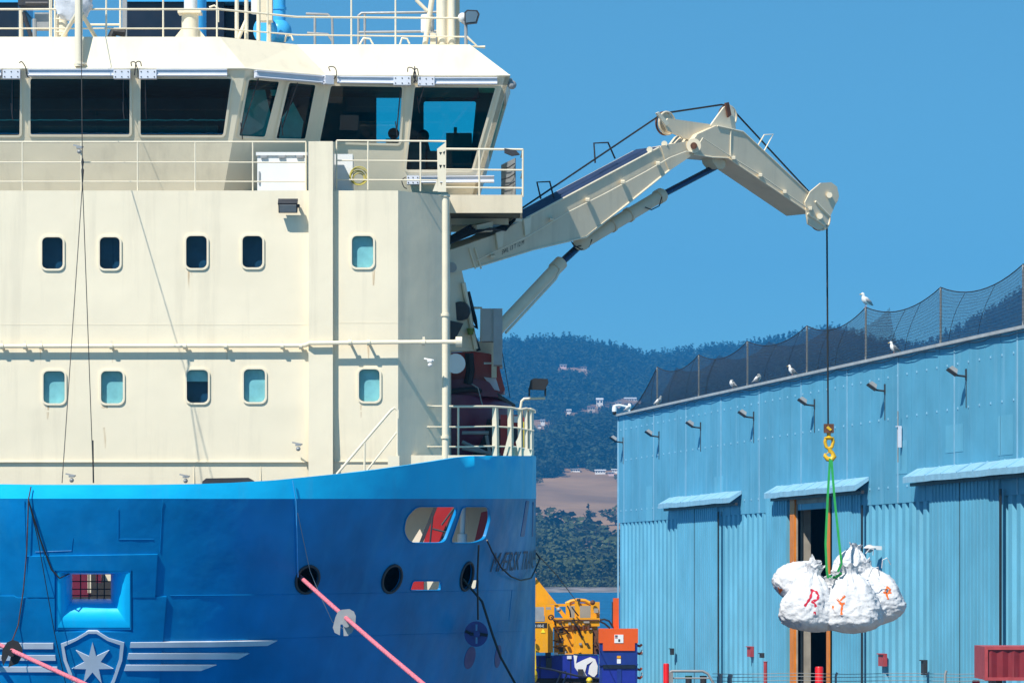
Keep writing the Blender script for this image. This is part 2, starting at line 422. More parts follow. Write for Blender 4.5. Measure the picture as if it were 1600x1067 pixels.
# closed recesses painted deep blue
for poly in (ell(734,1027,8,18,14),ell(778,1025,5,18,7)):
    obj('blanked_port',decal(poly,off=.006,grid=8),M['deepblue'],hull)
obj('vent_slot',decal(rpoly([(822,782),(827,782),(819,838),(813,838)],2),off=.008,grid=6),M['deepblue'],hull)
obj('vent_slot',decal(rpoly([(832.5,784),(834,784),(832.5,838),(831,838)],.5),off=.008,grid=6),M['deepblue'],hull)
# bow fairlead recess
yo=hp(146,940).y
def rp(px,py,d):
    k=min(1,max(0,d/.75)); return P(px,py,(1-k)*(hp(px,py).y-.045)+k*(yo+.75))
inn=[(113,897),(173,897),(173,935),(113,935)]
fr=MB(); n=8
def curve(a,b,t): # quarter-round from outer lip to inner opening
    u=math.sin(t*math.pi/2); w_=1-math.cos(t*math.pi/2); return a[0]+(b[0]-a[0])*u, a[1]+(b[1]-a[1])*u, w_
O=[(90,894),(203,894),(203,980),(90,980)]
sides=[(3,2),(2,1),(0,3),(0,1)]
for i,j in sides:
    vs=[]; m_=8
    for k in range(m_+1):
        t=k/m_
        a=curve(O[i],inn[i],t); b=curve(O[j],inn[j],t); vs+= [rp(a[0],a[1],a[2]*.75), rp(b[0],b[1],b[2]*.75)]
    fr.add(vs,[(2*k,2*k+1,2*k+3,2*k+2) for k in range(m_)])
obj('bow_fairlead',fr,M['hulltop'],hull,smooth=50)
lip=MB()
q=[rp(88,891,0),rp(205,891,0),rp(205,983,0),rp(88,983,0)]; q2=[rp(90,894,0.01),rp(203,894,0.01),rp(203,980,.01),rp(90,980,.01)]
lip.add(q+q2+[p+Vector((0,.7,0)) for p in q],[(0,1,5,4),(1,2,6,5),(2,3,7,6),(3,0,4,7),(0,1,9,8),(1,2,10,9),(2,3,11,10),(3,0,8,11)])
obj('fairlead_surround',lip,M['hull'],hull)
gr=MB()
for x in (126,139,152,163): gr.ptube([(x,896),(x,936)],yo+.72,.012,6)
for y in (908,920,930): gr.ptube([(112,y),(174,y)],yo+.73,.012,6)
obj('fairlead_grating',gr,M['black'],hull)
for q_ in ((105,140,885,932,yo+2.2,.3),(150,158,890,910,yo+2.1,.3)): obj('red_winch_frame',MB().pbox(*q_),M['maroon'],ship)
for q_ in ((137,142,885,926,yo+2.0,.1),(160,180,885,908,yo+2.4,.1)): obj('gusset_and_sunpatch',MB().pbox(*q_),M['cream2'],ship)
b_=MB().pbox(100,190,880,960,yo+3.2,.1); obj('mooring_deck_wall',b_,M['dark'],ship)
# emblem: shield, seven-pointed star and three wing stripes each side
sh_o=[(138,984),(152,984),(170,995),(194,1002),(191,1030),(180,1062),(166,1092),(146,1112),(126,1092),(112,1062),(100,1030),(96,1004),(118,996)]
sh_i=[(139,988),(151,988),(168,999),(188,1006),(186,1029),(176,1060),(162,1088),(146,1105),(130,1088),(117,1060),(105,1030),(101,1008),(120,999)]
obj('shield_outline',decal(sh_o,[sh_i],off=.05,grid=14),M['silver'],hull)
star=[]
for i in range(14):
    a=R(-90+i*360/14); r_=34 if i%2==0 else 13; star.append((145+r_*math.cos(a)*.97,1035+r_*math.sin(a)))
obj('seven_pointed_star',decal(star,off=.055,grid=10),M['silver'],hull)
for poly in ([(204,1002),(330,1001),(432,999),(416,1007),(330,1009),(203,1010)],[(201,1019),(388,1019),(371,1028),(199,1028)],[(197,1037),(337,1037),(313,1046),(194,1046)],
             [(84,1003),(-60,1003),(-60,1012),(84,1012)],[(87,1022),(-50,1022),(-40,1030),(88,1030)],[(90,1040),(-40,1040),(-30,1048),(92,1048)]):
    obj('wing_stripe',decal(poly,off=.05,grid=12),M['silver'],hull)
# the name, wrapped along the bow
def text_polys(s_, shear=0.0, font=None):
    cu=bpy.data.curves.new('t','FONT'); cu.body=s_; cu.size=1; cu.shear=shear; cu.resolution_u=3
    o=bpy.data.objects.new('t',cu); SC.collection.objects.link(o); bpy.context.view_layer.update()
    me=o.evaluated_get(bpy.context.evaluated_depsgraph_get()).to_mesh()
    vs=[v.co.copy() for v in me.vertices]; fs=[tuple(p.vertices) for p in me.polygons]
    o.to_mesh_clear(); bpy.data.objects.remove(o); bpy.data.curves.remove(cu); return vs,fs
def lettering(word, place, m, parent, bold=0.0):
    vs,fs=text_polys(word); mb=MB(); mb.add([place(v.x,v.y) for v in vs],fs); return obj('lettering',mb,m,parent,smooth=0)
bmn=None
def subdiv_text(word, shear=0.0):
    vs,fs=text_polys(word,shear); bm=bmesh.new(); b=[bm.verts.new(v) for v in vs]
    for f in fs:
        try: bm.faces.new([b[i] for i in f])
        except ValueError: pass
    bmesh.ops.subdivide_edges(bm,edges=[e for e in bm.edges if e.calc_length()>.25],cuts=3,use_grid_fill=True)
    bmesh.ops.triangulate(bm,faces=bm.faces); bm.verts.index_update()
    out=[v.co.copy() for v in bm.verts],[tuple(v.index for v in f.verts) for f in bm.faces]; bm.free(); return out
vs,fs=subdiv_text('MÆRSK TRANSPORTER',.25)
th0,v0=hinv(764,893)
tab=[]; th=th0; acc=0
while th<R(90):
    tab.append((acc,th)); a=hull3(th,v0); th+=R(.25); acc+=(hull3(th,v0)-a).length
def arc(u):
    if u>=tab[-1][0]: return R(90),u-tab[-1][0]
    for i in range(len(tab)-1):
        if tab[i+1][0]>u: f=(u-tab[i][0])/(tab[i+1][0]-tab[i][0]); return tab[i][1]+f*(tab[i+1][1]-tab[i][1]),0
def place(x,y):
    t,ex=arc(max(0,x*.66)); p=hull3(t,v0+y*.58,.012); p.y+=ex; return p
mb=MB(); mb.add([place(v.x,v.y) for v in vs],fs); obj('name_lettering',mb,M['letter'],hull,smooth=0)

# ------------------------------------------------------------------ deckhouse
DY=82.0
rows=[(63,368,101,423),(153,368,190,423),(288,366,326,422),(376,366,413,421),(547,366,586,421),
      (65,577,104,633),(155,577,195,633),(289,575,328,632),(378,574,417,631),(558,574,596,630)]
ports=[rrect(a+3,b+3,c-3,d-3,8) for a,b,c,d in rows]
def dh(px,py,off=0.0): return P(px,py,DY-off+max(0,py-642)/73*.05)
dm=MB().sheet([(-332,298),(482,298),(622,298),(622,642),(622,792),(-332,792),(-332,642)],ports,lambda a,b:dh(a,b),lambda a,b:dh(a,b,-.09),lines=[[(-332,642),(622,642)]])
c0=P(622,298,DY); ch=1.07; CH=[(c0.x,DY),(c0.x+ch,DY+ch*math.tan(R(48)))]
zt=c0.z; zb=7.5
def wallz(mb,a,b,z0,z1): mb.add([(a[0],a[1],z0),(b[0],b[1],z0),(b[0],b[1],z1),(a[0],a[1],z1)],[(0,1,2,3)])
wallz(dm,CH[0],CH[1],zb,zt); wallz(dm,CH[1],(CH[1][0],86),zb,zt); wallz(dm,(CH[1][0],86),(-2.6,86),zb,zt); wallz(dm,(-2.6,86),(-2.6,104),zb,zt); xl=P(-332,298,DY).x
wallz(dm,(xl,DY),(xl,104),zb,zt); wallz(dm,(xl,104),(-2.6,104),zb,zt)
dkm=MB(); dkm.add([(xl,DY,zt),(CH[0][0],DY,zt),(CH[1][0],CH[1][1],zt),(CH[1][0],86,zt),(-2.6,86,zt),(-2.6,104,zt),(xl,104,zt)],[(0,1,2,3,4,5,6)])
house=obj('deckhouse',dm,M['cream'],ship); obj('upper_deck',dkm,M['deckpaint'],ship)
pil=MB().pbox(482,520,299,790,DY-.16,.16); pil.pbox(482,520,221,299,DY-.16,.85); obj('ventilation_trunk',pil,M['cream'],ship)
sm=MB()
for y in (508,722): sm.bb(P(-332,y,DY).x,P(481,y,DY).x,DY-.004,DY+.02,P(0,y,DY).z,P(0,y,DY).z+.012)
for y in (505,): sm.bb(P(521,y,DY).x,P(622,y,DY).x,DY-.004,DY+.02,P(0,y,DY).z,P(0,y,DY).z+.012)
for x,y0,y1 in ((116,299,640),(299,420,508),(299,300,366)): sm.pbox(x,x+.8,y0,y1,DY-.003,.02)
for x in (303,407): sm.pbox(x,x+.8,724,760,DY+.05,.03)
sm.pbox(-332,481,720.5,722.5,DY+.02,.05); sm.pbox(521,622,720,721.5,DY+.02,.05)
obj('weld_seam',sm,M['cream'],house)
for k,(a,b,c,d) in enumerate(rows):
    f=MB().sheet(rrect(a,b,c,d,10),[rrect(a+2.8,b+2.8,c-2.8,d-2.8,7.5)],lambda x,y:dh(x,y,.035),lambda x,y:dh(x,y,-.06))
    fo=obj('window',f,M['cream'],ship)
    g=MB().sheet(rrect(a+2.5,b+2.5,c-2.5,d-2.5,7),[],lambda x,y:dh(x,y,-.05)); obj('pane',g,M['portglass'],fo)
    if k in (4,5,6,8,9): 
        cu=MB().sheet([(a-4,b-4),(c+6,b-4),(c+6,d+4),(a-4,d+4)],[],lambda x,y:dh(x,y,-.115)); obj('blind',cu,M['curtain'],fo)
    elif k==7:
        cu=MB().sheet([(a-4,b-4),(c+6,b-4),(c+6,b+21),(a-4,b+21)],[],lambda x,y:dh(x,y,-.13)); obj('blind',cu,M['curtain'],fo)
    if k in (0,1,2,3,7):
        cu=MB().sheet([(a-8,b-8),(c+12,b-8),(c+12,d+8),(a-8,d+8)],[],lambda x,y:dh(x,y,-.30)); obj('dark_room_sheet',cu,M['darkroom'],fo)  # dark blue sheet puts the dark of the unlit room into colour

# rust and water marks running down the front
rm=bpy.data.materials.new('rust_run'); rm.use_nodes=True; _T=rm.node_tree; _N=_T.nodes; _L=_T.links; _B=_N['Principled BSDF']; _B.inputs['Base Color'].default_value=(.50,.27,.07,1); _B.inputs['Roughness'].default_value=.8
_g=_N.new('ShaderNodeNewGeometry'); _mp=_N.new('ShaderNodeMapping'); _mp.inputs['Scale'].default_value=(26,1,1.6); _nz=_N.new('ShaderNodeTexNoise'); _nz.inputs['Scale'].default_value=1; _nz.inputs['Detail'].default_value=4
_mr=_N.new('ShaderNodeMapRange'); _mr.inputs[1].default_value=.42; _mr.inputs[2].default_value=.75; _mr.inputs[3].default_value=0; _mr.inputs[4].default_value=.55
_L.new(_g.outputs['Position'],_mp.inputs[0]); _L.new(_mp.outputs[0],_nz.inputs['Vector']); _L.new(_nz.outputs['Fac'],_mr.inputs[0]); _L.new(_mr.outputs[0],_B.inputs['Alpha'])
for x0,x1,y0,y1 in ((158,170,633,700),(70,78,634,655),(562,566,632,652),(292,300,424,452),(581,586,422,446),(174,178,544,566),(62,66,546,570),(352,357,546,562),(574,578,540,560)):
    obj('rust_stain',MB().add([dh(x0,y0,.003),dh(x1,y0,.003),dh((x0+x1)/2+1,y1,.003),dh((x0+x1)/2-1,y1,.003)],[(0,1,2,3)]),rm,house)
# ------------------------------------------------------------------ wheelhouse
E0=P(-134,107,83.0); E1=P(384,107,83.0); ez=E1.z
def Z(px,z,Y): return Vector(((px-800)*Y/F,Y,z))
E2=Z(511,ez,84.15); E3=Z(797,ez,84.15); bz=14.39
B1=Z(349,bz,83.95); B0=Z(-100,bz,83.95)
PC=Plane.three(E0,E1,B1); PW=Plane(E2,PC.n); PG=Plane.three(E1,E2,B1); PZ=Plane((0,0,bz),(0,0,1))
B2=meet(PW,PG,PZ); 
B3y=(PW.n.dot(PW.p)-PW.n.z*bz)/PW.n.y; B3=Z(744,bz,B3y)
def winpoly(pts,r=5): return rpoly(pts,r,4)
WC=[[(-125,123),(33,123),(32,213),(-112,213)],[(46,122),(204,122),(204,212),(46,212)],[(218,122),(363,122),(350,213),(218,213)]]
WG=[[(388,123),(438,127),(415,216),(372,214)],[(451,128),(495,132),(478,219),(430,218)]]
WW=[[(516,133),(630,135),(625,226),(498,223)],[(647,135),(776,136),(738,267),(633,267)]]
def face(plane,corners,wins,name):
    pts=[PX(c) for c in corners]
    hs=[winpoly(w_) for w_ in wins]
    mb=MB().sheet(pts,hs,lambda a,b:plane(a,b),lambda a,b:plane(a,b,-.10)); wl=obj(name,mb,M['cream'],ship)
    for w_,h in zip(wins,hs):
        f=MB().sheet(grow(h,2.2),[grow(h,-1.6)],lambda a,b:plane(a,b,.03),lambda a,b:plane(a,b,-.03)); fo=obj('wheelhouse_window',f,M['cream2'],ship)
        g=MB().sheet(grow(h,-1),[],lambda a,b:plane(a,b,-.035)); obj('pane',g,M['glass'],fo)
    return wl
face(PC,[E0,E1,B1,B0],WC,'wheelhouse_front')
face(PG,[E1,E2,B2,B1],WG,'wheelhouse_corner')
face(PW,[E2,E3,B3,B2],WW,'wheelhouse_front')
# right end wall of the wing with a window, back wall with windows
E3b=Vector((E3.x,87.25,ez)); B3b=Vector((B3.x,87.25,bz))
def lerp4(u,v,off=0): # u along depth 0..1, v down
    t=E3.lerp(E3b,u); b=B3.lerp(B3b,u); return t.lerp(b,v)+Vector((-off,0,0))
sw=MB().sheet([(0,0),(1,0),(1,1),(0,1)],[rrect(.08,.12,.92,.62,.05)],lambda a,b:lerp4(a,b),lambda a,b:lerp4(a,b,.1)); obj('wheelhouse_side',sw,M['cream'],ship)
sw=MB().sheet(rrect(.08,.12,.92,.62,.05),[],lambda a,b:lerp4(a,b,.05)); obj('side_pane',sw,M['glass'],ship)
YB=87.1
hb1=[(588,150),(640,150),(640,226),(588,226)]; hb2=rpoly([(662,159),(744,159),(734,262),(662,262)],4)
bwp=MB().sheet([PX(Vector((E0.x+.1,YB,ez+.1))),PX(Vector((E3.x,YB,ez+.1))),PX(Vector((B3.x,YB,bz))),PX(Vector((E0.x+.6,YB,bz)))],[hb1,hb2],lambda a,b:P(a,b,YB),lambda a,b:P(a,b,YB+.12))
obj('wheelhouse_back',bwp,M['interior'],ship)
bp=MB().add([P(580,145,YB+.05),P(750,145,YB+.05),P(745,268,YB+.05),P(580,268,YB+.05)],[(0,1,2,3)]); obj('back_pane',bp,M['glass'],ship)
ins=MB()
ins.bb(-12.5,-6.0,83.7,87.05,ez-.14,ez-.06); ins.bb(-6.0,-.75,84.9,87.05,ez-.14,ez-.06)   # ceiling
ins.bb(-12.5,-1.4,84.2,87.05,bz-.08,bz+.02)     # wheelhouse floor
ins.pbox(470,588,120,300,86.9,.1)  # inner bulkhead
obj('wheelhouse_interior',ins,M['interior'],ship)
con=MB(); con.pbox(697,737,208,262,86.6,.8); con.pbox(709,714,199,210,86.6,.1); con.pbox(668,700,236,262,86.4,.6); con.pbox(60,340,196,212,84.8,.4); con.pbox(-100,30,198,212,84.8,.4)
con.pbox(640,664,225,268,86.0,.5)
obj('bridge_console',con,M['dark'],ship)
chm=MB(); chm.ball(P(615,209,86.8),.13,10,8,(1,.6,1)); chm.pbox(603,627,217,250,86.8,.15); chm.ball(P(661,213,86.6),.14,10,8,(1,.6,1.1)); chm.prism([P(650,222,86.6),P(668,218,86.6),P(680,268,86.6),P(646,268,86.6)],(0,.3,0))
obj('helm_chair',chm,M['black'],ship)
for pts in ([(388,126),(412,130),(418,160),(430,205),(426,214),(376,212)],[(440,185),(458,160),(474,190),(470,217),(436,217)],[(420,128),(434,128),(430,150),(424,150)]): obj('pale_corner_sheet',MB().prism([P(a,b,85.6) for a,b in pts],(0,.05,0)),M['curtain'],ship)  # pale irregular sheets behind the corner panes
for x0,x1 in ((-118,30),(47,203),(219,352)):  # thin wavy pale and blue lines behind the front panes
    obj('window_line',MB().tube([P(x0+(x1-x0)*i/20,188+1.6*noise.noise(Vector((i*.7,x0,0))),84.75) for i in range(21)],.012,5),M['curtain'],ship)
    obj('window_line',MB().tube([P(x0+(x1-x0)*i/20,209+1.2*noise.noise(Vector((i*.7,x0,3))),84.7) for i in range(21)],.010,5),M['funnel'],ship)
# diagonal wires / wipers seen in the windows
for plane,a,b in ((PG,(404,123),(378,206)),(PG,(465,130),(441,200)),(PC,(19,126),(19,176)),(PC,(193,125),(193,174)),(PC,(227,125),(228,174)),(PW,(662,137),(654,165)),(PW,(626,140),(620,204))):
    mb=MB().tube([plane(*a,.06),plane(*b,.05)],.014,6); mb.beam(plane(b[0]-2,b[1]-14,.03),plane(b[0]+1,b[1]+12,.03),.02,.015); obj('window_wiper',mb,M['dark'],ship)
# roof
T0=Z(-100,0,83.2); T1=P(343,58,83.2); tz=T1.z; T0.z=tz; T2=Z(464,tz,84.4); T3=Z(734,tz,84.4)
rf=MB(); back=87.4
rf.add([E0,E1,T1,T0],[(0,1,2,3)]); rf.add([E1,E2,T2,T1],[(0,1,2,3)]); rf.add([E2,E3,T3,T2],[(0,1,2,3)])
rf.add([E3,(E3.x,back,ez),(T3.x,back,tz),T3],[(0,1,2,3)])
rf.add([T0,T1,T2,T3,(T3.x,back,tz),(T0.x,back,tz)],[(0,1,2,3,4,5)])
rf.add([E0,(E0.x,back,ez),(T0.x,back,tz),T0],[(0,1,2,3)])
rf.add([(E0.x,back,ez),(E3.x,back,ez),(T3.x,back,tz),(T0.x,back,tz)],[(0,1,2,3)])
rf.add([E0+Vector((0,0,-.02)),E1+Vector((0,0,-.02)),E2+Vector((0,0,-.02)),E3+Vector((0,0,-.02)),(E3.x,back,ez-.02),(E0.x,back,ez-.02)],[(0,1,2,3,4,5)])
obj('wheelhouse_roof',rf,M['cream'],ship)
gt=MB().tube([E0+Vector((0,-.03,-.01)),E1+Vector((.01,-.03,-.01)),E2+Vector((.01,-.03,-.01)),E3+Vector((0,-.03,-.01))],.025,6); obj('roof_edge_strip',gt,M['cream2'],ship)
# shutter boxes above the windows
def shutter(plane,a,b,r=.075,off=.13):
    p,q=plane(*a,off),plane(*b,off); mb=MB().beam(p,q,.12,.13); mb.beam(p+Vector((0,-.02,.075)),q+Vector((0,-.02,.075)),.16,.02)
    mb.tube([p+Vector((0,-.07,-.05)),q+Vector((0,-.07,-.05))],.018,6)
    return obj('shutter_box',mb,M['lavender'],ship)
def motor(plane,a,b,off=.15):
    p,q=plane(*a,off),plane(*b,off); mb=MB().beam(p,q,.2,.19); so_=obj('shutter_motor',mb,M['lavender'],ship)
    for i in (.12,.5,.88):
        c=p.lerp(q,i); [obj('bolt',MB().cone(c+Vector((0,-.11,dz)),c+Vector((0,-.09,dz)),.014,.014,8),M['dark'],so_) for dz in (.05,-.06)]
for a,b in (((44,115),(178,115)),((245,115),(355,115)),((-120,115),(2,115))): shutter(PC,a,b)
for a,b in (((178,117),(204,117)),((218,117),(245,117)),((5,117),(32,117))): motor(PC,a,b)
shutter(PG,(399,117),(504,126)); motor(PG,(505,125),(518,126),.18)
for a,b in (((527,126),(615,127)),((679,128),(777,128))): shutter(PW,a,b)
for a,b in (((615,127),(642,127)),((653,128),(679,128))): motor(PW,a,b)
shutter(PW,(655,282),(772,281)); motor(PW,(636,282),(655,282))
def curl(pts,Y,r=.012): 
    mb=MB(); q=[P(a,b,Y) for a,b in pts]; out=[]
    for i in range(len(q)-1):
        p0=q[max(0,i-1)];p1=q[i];p2=q[i+1];p3=q[min(len(q)-1,i+2)]
        for k in range(6):
            t=k/6; out.append(.5*((2*p1)+(p2-p0)*t+(2*p0-5*p1+4*p2-p3)*t*t+(3*p1-p0-3*p2+p3)*t**3))
    out.append(q[-1]); return mb.tube(out,r,6)
for pts,Y in (([(30,99),(34,97),(40,106),(42,118),(46,122)],82.8),([(206,104),(205,98),(211,98),(215,110),(216,124)],82.8),([(221,104),(219,97),(213,98),(211,110),(210,118)],82.8),
              ([(516,112),(514,105),(523,106),(526,116),(522,124)],83.9),([(637,113),(638,106),(646,108),(650,118),(646,130)],83.9),([(654,118),(652,108),(648,110),(646,120),(651,128)],83.9),([(648,104),(648,130)],83.9),
              ([(634,277),(628,282),(631,292),(636,295)],84.4)):
    obj('cable',curl(pts,Y),M['black'],ship)
# ------------------------------------------------------------------ railings, pipes, lamps on the ship
def railing(name, posts, rails, Y, r=.022, top=None, m='cream2', yslope=None):
    """rails: list of photo polylines; posts: list of (x, y0, y1)"""
    fy = yslope or (lambda x: Y)
    o=None
    for i,l in enumerate(rails):
        mb=MB().tube([P(a,b,fy(a)) for a,b in l], r*(1.15 if i==0 else .85), 8)
        if o is None: o=obj(name,mb,M[m],ship)
        else: obj('rail',mb,M[m],o)
    for x,y0,y1 in posts: obj('post',MB().ptube([(x,y0),(x,y1)],fy(x),r,8),M[m],o)
    return o
railing('deck_railing',[(35,222,298),(127,222,298),(215,222,298),(305,222,298),(395,222,298),(478,222,298)],
        [[(-330,222),(478,222)],[(-330,254),(478,254)],[(-330,284),(478,284)]],82.1,.016)
railing('deck_railing',[(526,220,297),(575,220,297),(657,220,299)],[[(526,220),(697,221)],[(526,251),(697,252)],[(526,281),(697,282)]],82.3,.018)
# curved rail on the bulwark at the ship's shoulder
fY=lambda x: 82.6+max(0,(x-700))/135*1.6
railing('bulwark_railing',[(628,635,712),(716,636,712)],
        [[(622,637),(628,635),(716,635),(770,635),(800,637),(812,640),(822,638),(835,641),(836,645)],[(628,667),(716,667),(770,666),(806,668),(834,673)],[(628,698),(716,698),(770,697),(806,698),(832,703)]],82.6,.022,yslope=fY)
for x in (772,796,812,822,829):
    Y=fY(x); k=1-(x-772)/57*.55
    st=MB().prism([P(x-3,637,Y),P(x+3*k,637,Y),P(x+4*k,668,Y),P(x+4.5*k,712,Y),P(x-3,712,Y)],(0.05,.25,0)); obj('rail_stanchion',st,M['cream2'],ship)
for a in ([(786,712),(794,680),(799,682),(791,712)],[(806,690),(813,676),(813,690),(809,706)]):
    obj('rail_bracket',MB().prism([P(x,y,83.4) for x,y in a],(0,.05,0)),M['cream2'],ship)
obj('kick_plate',MB().prism([P(802,699,84),P(826,701,84),P(830,712,84),P(802,712,84)],(0,.04,0)),M['cream2'],ship)
# platform deck edge behind the railing
obj('platform_edge',MB().prism([P(624,711,82.3),P(760,711,82.3),P(700,722,82.3),P(624,740,82.3)],(0,.1,0)),M['cream'],ship)
# inclined stair handrails
sr=railing('stair_handrail',[(569.5,692,742),(621,642,712)],[[(526,741),(576,682),(611,641),(617,637),(622,642),(622,654)],[(574,734),(621,674)]],82.0-.75,.024)
obj('stair_step',MB().pbox(606,624,712,732,81.2,.5),M['cream2'],ship)
# fire main pipe along the front
pp=MB().tube([P(-332,541.5,DY-.14),P(470,540,DY-.14),P(478,539,DY-.17),P(484,536,DY-.27),P(620,534.5,DY-.27),P(716,534,DY-.27)],.045,10); fm=obj('fire_main_pipe',pp,M['cream2'],ship)
for x in (3,39,64,174,289,353,441,470,547,576,662): 
    y=541 if x<480 else 535; d=.14 if x<480 else .27
    b_=MB().box(P(x,y,DY-d/2),(.04,d,.05)); b_.cone(P(x,y,DY-d)-Vector((.035,0,0)),P(x,y,DY-d)+Vector((.035,0,0)),.065,.065,12); b_.box(P(x,y-7,DY-d),(.05,.03,.05)); obj('pipe_bracket',b_,M['cream2'],fm)
b_=MB().cone(P(712,534,DY-.27),P(722,534,DY-.27),.11,.11,16); obj('pipe_flange',b_,M['cream2'],fm)
vp=MB().tube([P(696,722,82.35),P(696,310,82.35)],.075,12); vo=obj('drain_pipe',vp,M['cream2'],ship)
for y in (306,492,683): obj('pipe_clamp',MB().cone(P(696,y-2,82.35),P(696,y+2,82.35),.10,.10,14),M['cream2'],vo)
def bulkhead_lamp(px,py,Y,w=.40,h=.25,tilt=-35):
    o=MB(); Mx=Matrix.Rotation(R(tilt),3,'X'); c=P(px,py,Y)
    o.box(c,(w,.16,h),Mx); o.box(c+Mx@Vector((0,.02,h/2)),(w*1.05,.2,.03),Mx); o.box(c+Vector((w*.55,.1,.02)),(.05,.24,.06))
    lo=obj('floodlight',o,M['dark'],ship); obj('lens',MB().box(c+Mx@Vector((0,-.085,0)),(w*.9,.01,h*.8),Mx),M['grey'],lo)
    return lo
bulkhead_lamp(450,323,81.75,.40,.22,35)
def cam_dome(px,py,Y,m='grey'):
    o=MB().beam(P(px-9,py-6,Y+.12),P(px+6,py-3,Y),.03,.03); o.ball(P(px,py+4,Y),.05,10,8); o.box(P(px,py-2,Y),(.12,.1,.04)); return obj('spotlight',o,M[m],ship)
for a in ((466,697,81.7),(112,746,81.6),(290,747,81.6),(124,233,81.9)): cam_dome(*a)
cam_dome(672,566,82.3,'white')
obj('fairlead_cover',MB().prism([P(316,752,80),P(322,747,80),P(388,746,80),P(395,750,80),P(395,756,80),P(316,758,80)],(0,.5,0)),M['dark'],ship)
# white lockers on the deck behind the rail
lk=MB().pbox(402,478,240,299,82.9,.6); lk.pbox(400,480,238,243,82.86,.68); lo=obj('deck_locker',lk,M['white'],ship)
for x in (412,440,468): obj('hinge',MB().pbox(x-5,x+5,243,247,82.85,.03),M['grey'],lo)
obj('locker_latch',MB().pbox(404,406,268,288,82.87,.03),M['grey'],lo)
lk=MB().pbox(521,551,241,299,82.95,.6); obj('deck_locker',lk,M['white'],ship)
hs=MB()
for k in range(5):
    c=P(561,278,82.9); hs.torus(c+Vector((rnd.uniform(-.02,.02),-.03*k,rnd.uniform(-.03,.03))),(rnd.uniform(-.3,.3),1,rnd.uniform(-.2,.2)),.12+.02*k,.012,20,6)
obj('coiled_hose',hs,mat('yellow_hose',(.5,.42,.08),.6),ship,label='coiled yellow hose on the wheelhouse wall')
# perforated bracket and slotted panel by the wing
pb=MB().sheet([(683,233),(697,222),(697,300),(684,300)],[[(686,238),(691,238),(688.5,243)],[(692,238),(696,236),(694,243)],[(686,258),(691,258),(688.5,264)],[(692,258),(696,258),(694,264)],[(687,284),(692,284),(689.5,290)]],lambda a,b:P(a,b,82.2),lambda a,b:P(a,b,82.3))
obj('rail_end_plate',pb,M['cream2'],ship)
obj('rail_brace',MB().prism([P(684,299,82.2),P(676,299,82.2),P(684,278,82.2)],(0,.03,0)),M['cream2'],ship)
# ---- wing platform
WY=84.0
pf=MB(); a=P(704,305,WY); b=P(816,305,WY); zt_=a.z; zb_=P(0,333,WY).z
pts=[(-2.5,WY),(b.x,WY),(b.x,WY+1.4),(P(707,360,88.2).x-.2,88.6),(-2.5,88.6)]
pf.prism([(x,y,zt_) for x,y in pts],(0,0,-.05)); 
pf.bb(-2.5,b.x,WY-.03,WY+.03,zb_,zt_+.002)
pf.prism([(b.x,WY+.03,zb_),(b.x,WY+1.4,zb_),(b.x,WY+1.4,zt_-.06),(b.x,WY+.03,zt_-.06)],(-.05,0,0))
wp=obj('wing_platform',pf,M['crane'],ship)
pu=MB().prism([(x,y+.035,zb_+.03) for x,y in pts],(0,0,.012)); obj('platform_underside',pu,mat('dark_olive',(.17,.15,.10),.7,var=.2),wp)  # underside sheet in a darker olive than the platform
obj('platform_beam',MB().beam((-2.5,85.5,zb_-.05),(b.x-.3,85.5,zb_-.05),.08,.14),M['cream2'],wp); obj('platform_beam',MB().beam((-2.5,87.3,zb_-.05),(P(745,333,87).x,87.3,zb_-.05),.08,.14),M['cream2'],wp)
railing('wing_railing',[(749,233,305),(817,233,308)],[[(697,233),(817,234)],[(697,265),(817,266)],[(697,293),(817,294)]],WY,.022)
ry=MB()
b_x=b.x
for z_ in (235,268,297):
    q=P(817,z_,WY); ry.tube([q,(b_x-.02,WY+1.4,q.z)],.02,8)
obj('wing_side_rail',ry,M['cream2'],ship)
gp=MB().add([P(805,247,WY+.3),P(783,258,WY+1.6),P(783,305,WY+1.6),P(805,305,WY+.3),P(806,247,WY+.33),P(784,258,WY+1.63),P(784,305,WY+1.63),P(806,305,WY+.33)],[(0,1,2,3),(4,7,6,5),(0,4,5,1),(3,2,6,7),(1,5,6,2),(0,3,7,4)])
go=obj('side_light_screen',gp,M['grey'],ship)
for y in (262,278,290): obj('cable',MB().tube([P(784,y+3,WY+1.3),P(795,y,WY+.6),P(804,y-6,WY+.25)],.012,6),M['black'],go)
sp=MB().prism([P(788,232,WY-.1),P(806,235,WY-.1),P(812,241,WY-.1),P(800,243,WY-.1),P(788,238,WY-.1)],(0,.2,0)); obj('side_light',sp,M['dark'],ship)
wl=MB().ball(P(800,133,84.3),.1,10,8); wl.box(P(797,128,84.35),(.1,.15,.12)); obj('corner_lamp',wl,M['grey'],ship)

# ------------------------------------------------------------------ roof deck
def rY(x): return 83.75 if x<345 else (83.75+(x-345)/120*1.15 if x<465 else 84.9)
railing('roof_railing',[(78,-40,59),(166,-40,60),(255,-40,60),(339,-40,60),(418,-40,70),(549,-40,70),(618,-40,71),(727,30,72)],
        [[(-120,15),(343,15),(464,27),(727,29)],[(-120,45),(343,45),(464,55),(727,58)]],83.7,.02,yslope=rY)
for pts in ([(370,60),(370,-40)],[(385,62),(385,-40)],[(372,61),(385,32)],[(404,64),(404,-40)]): obj('mast_leg',MB().tube([P(a,b,84.6) for a,b in pts],.045,10),M['cream2'],ship)
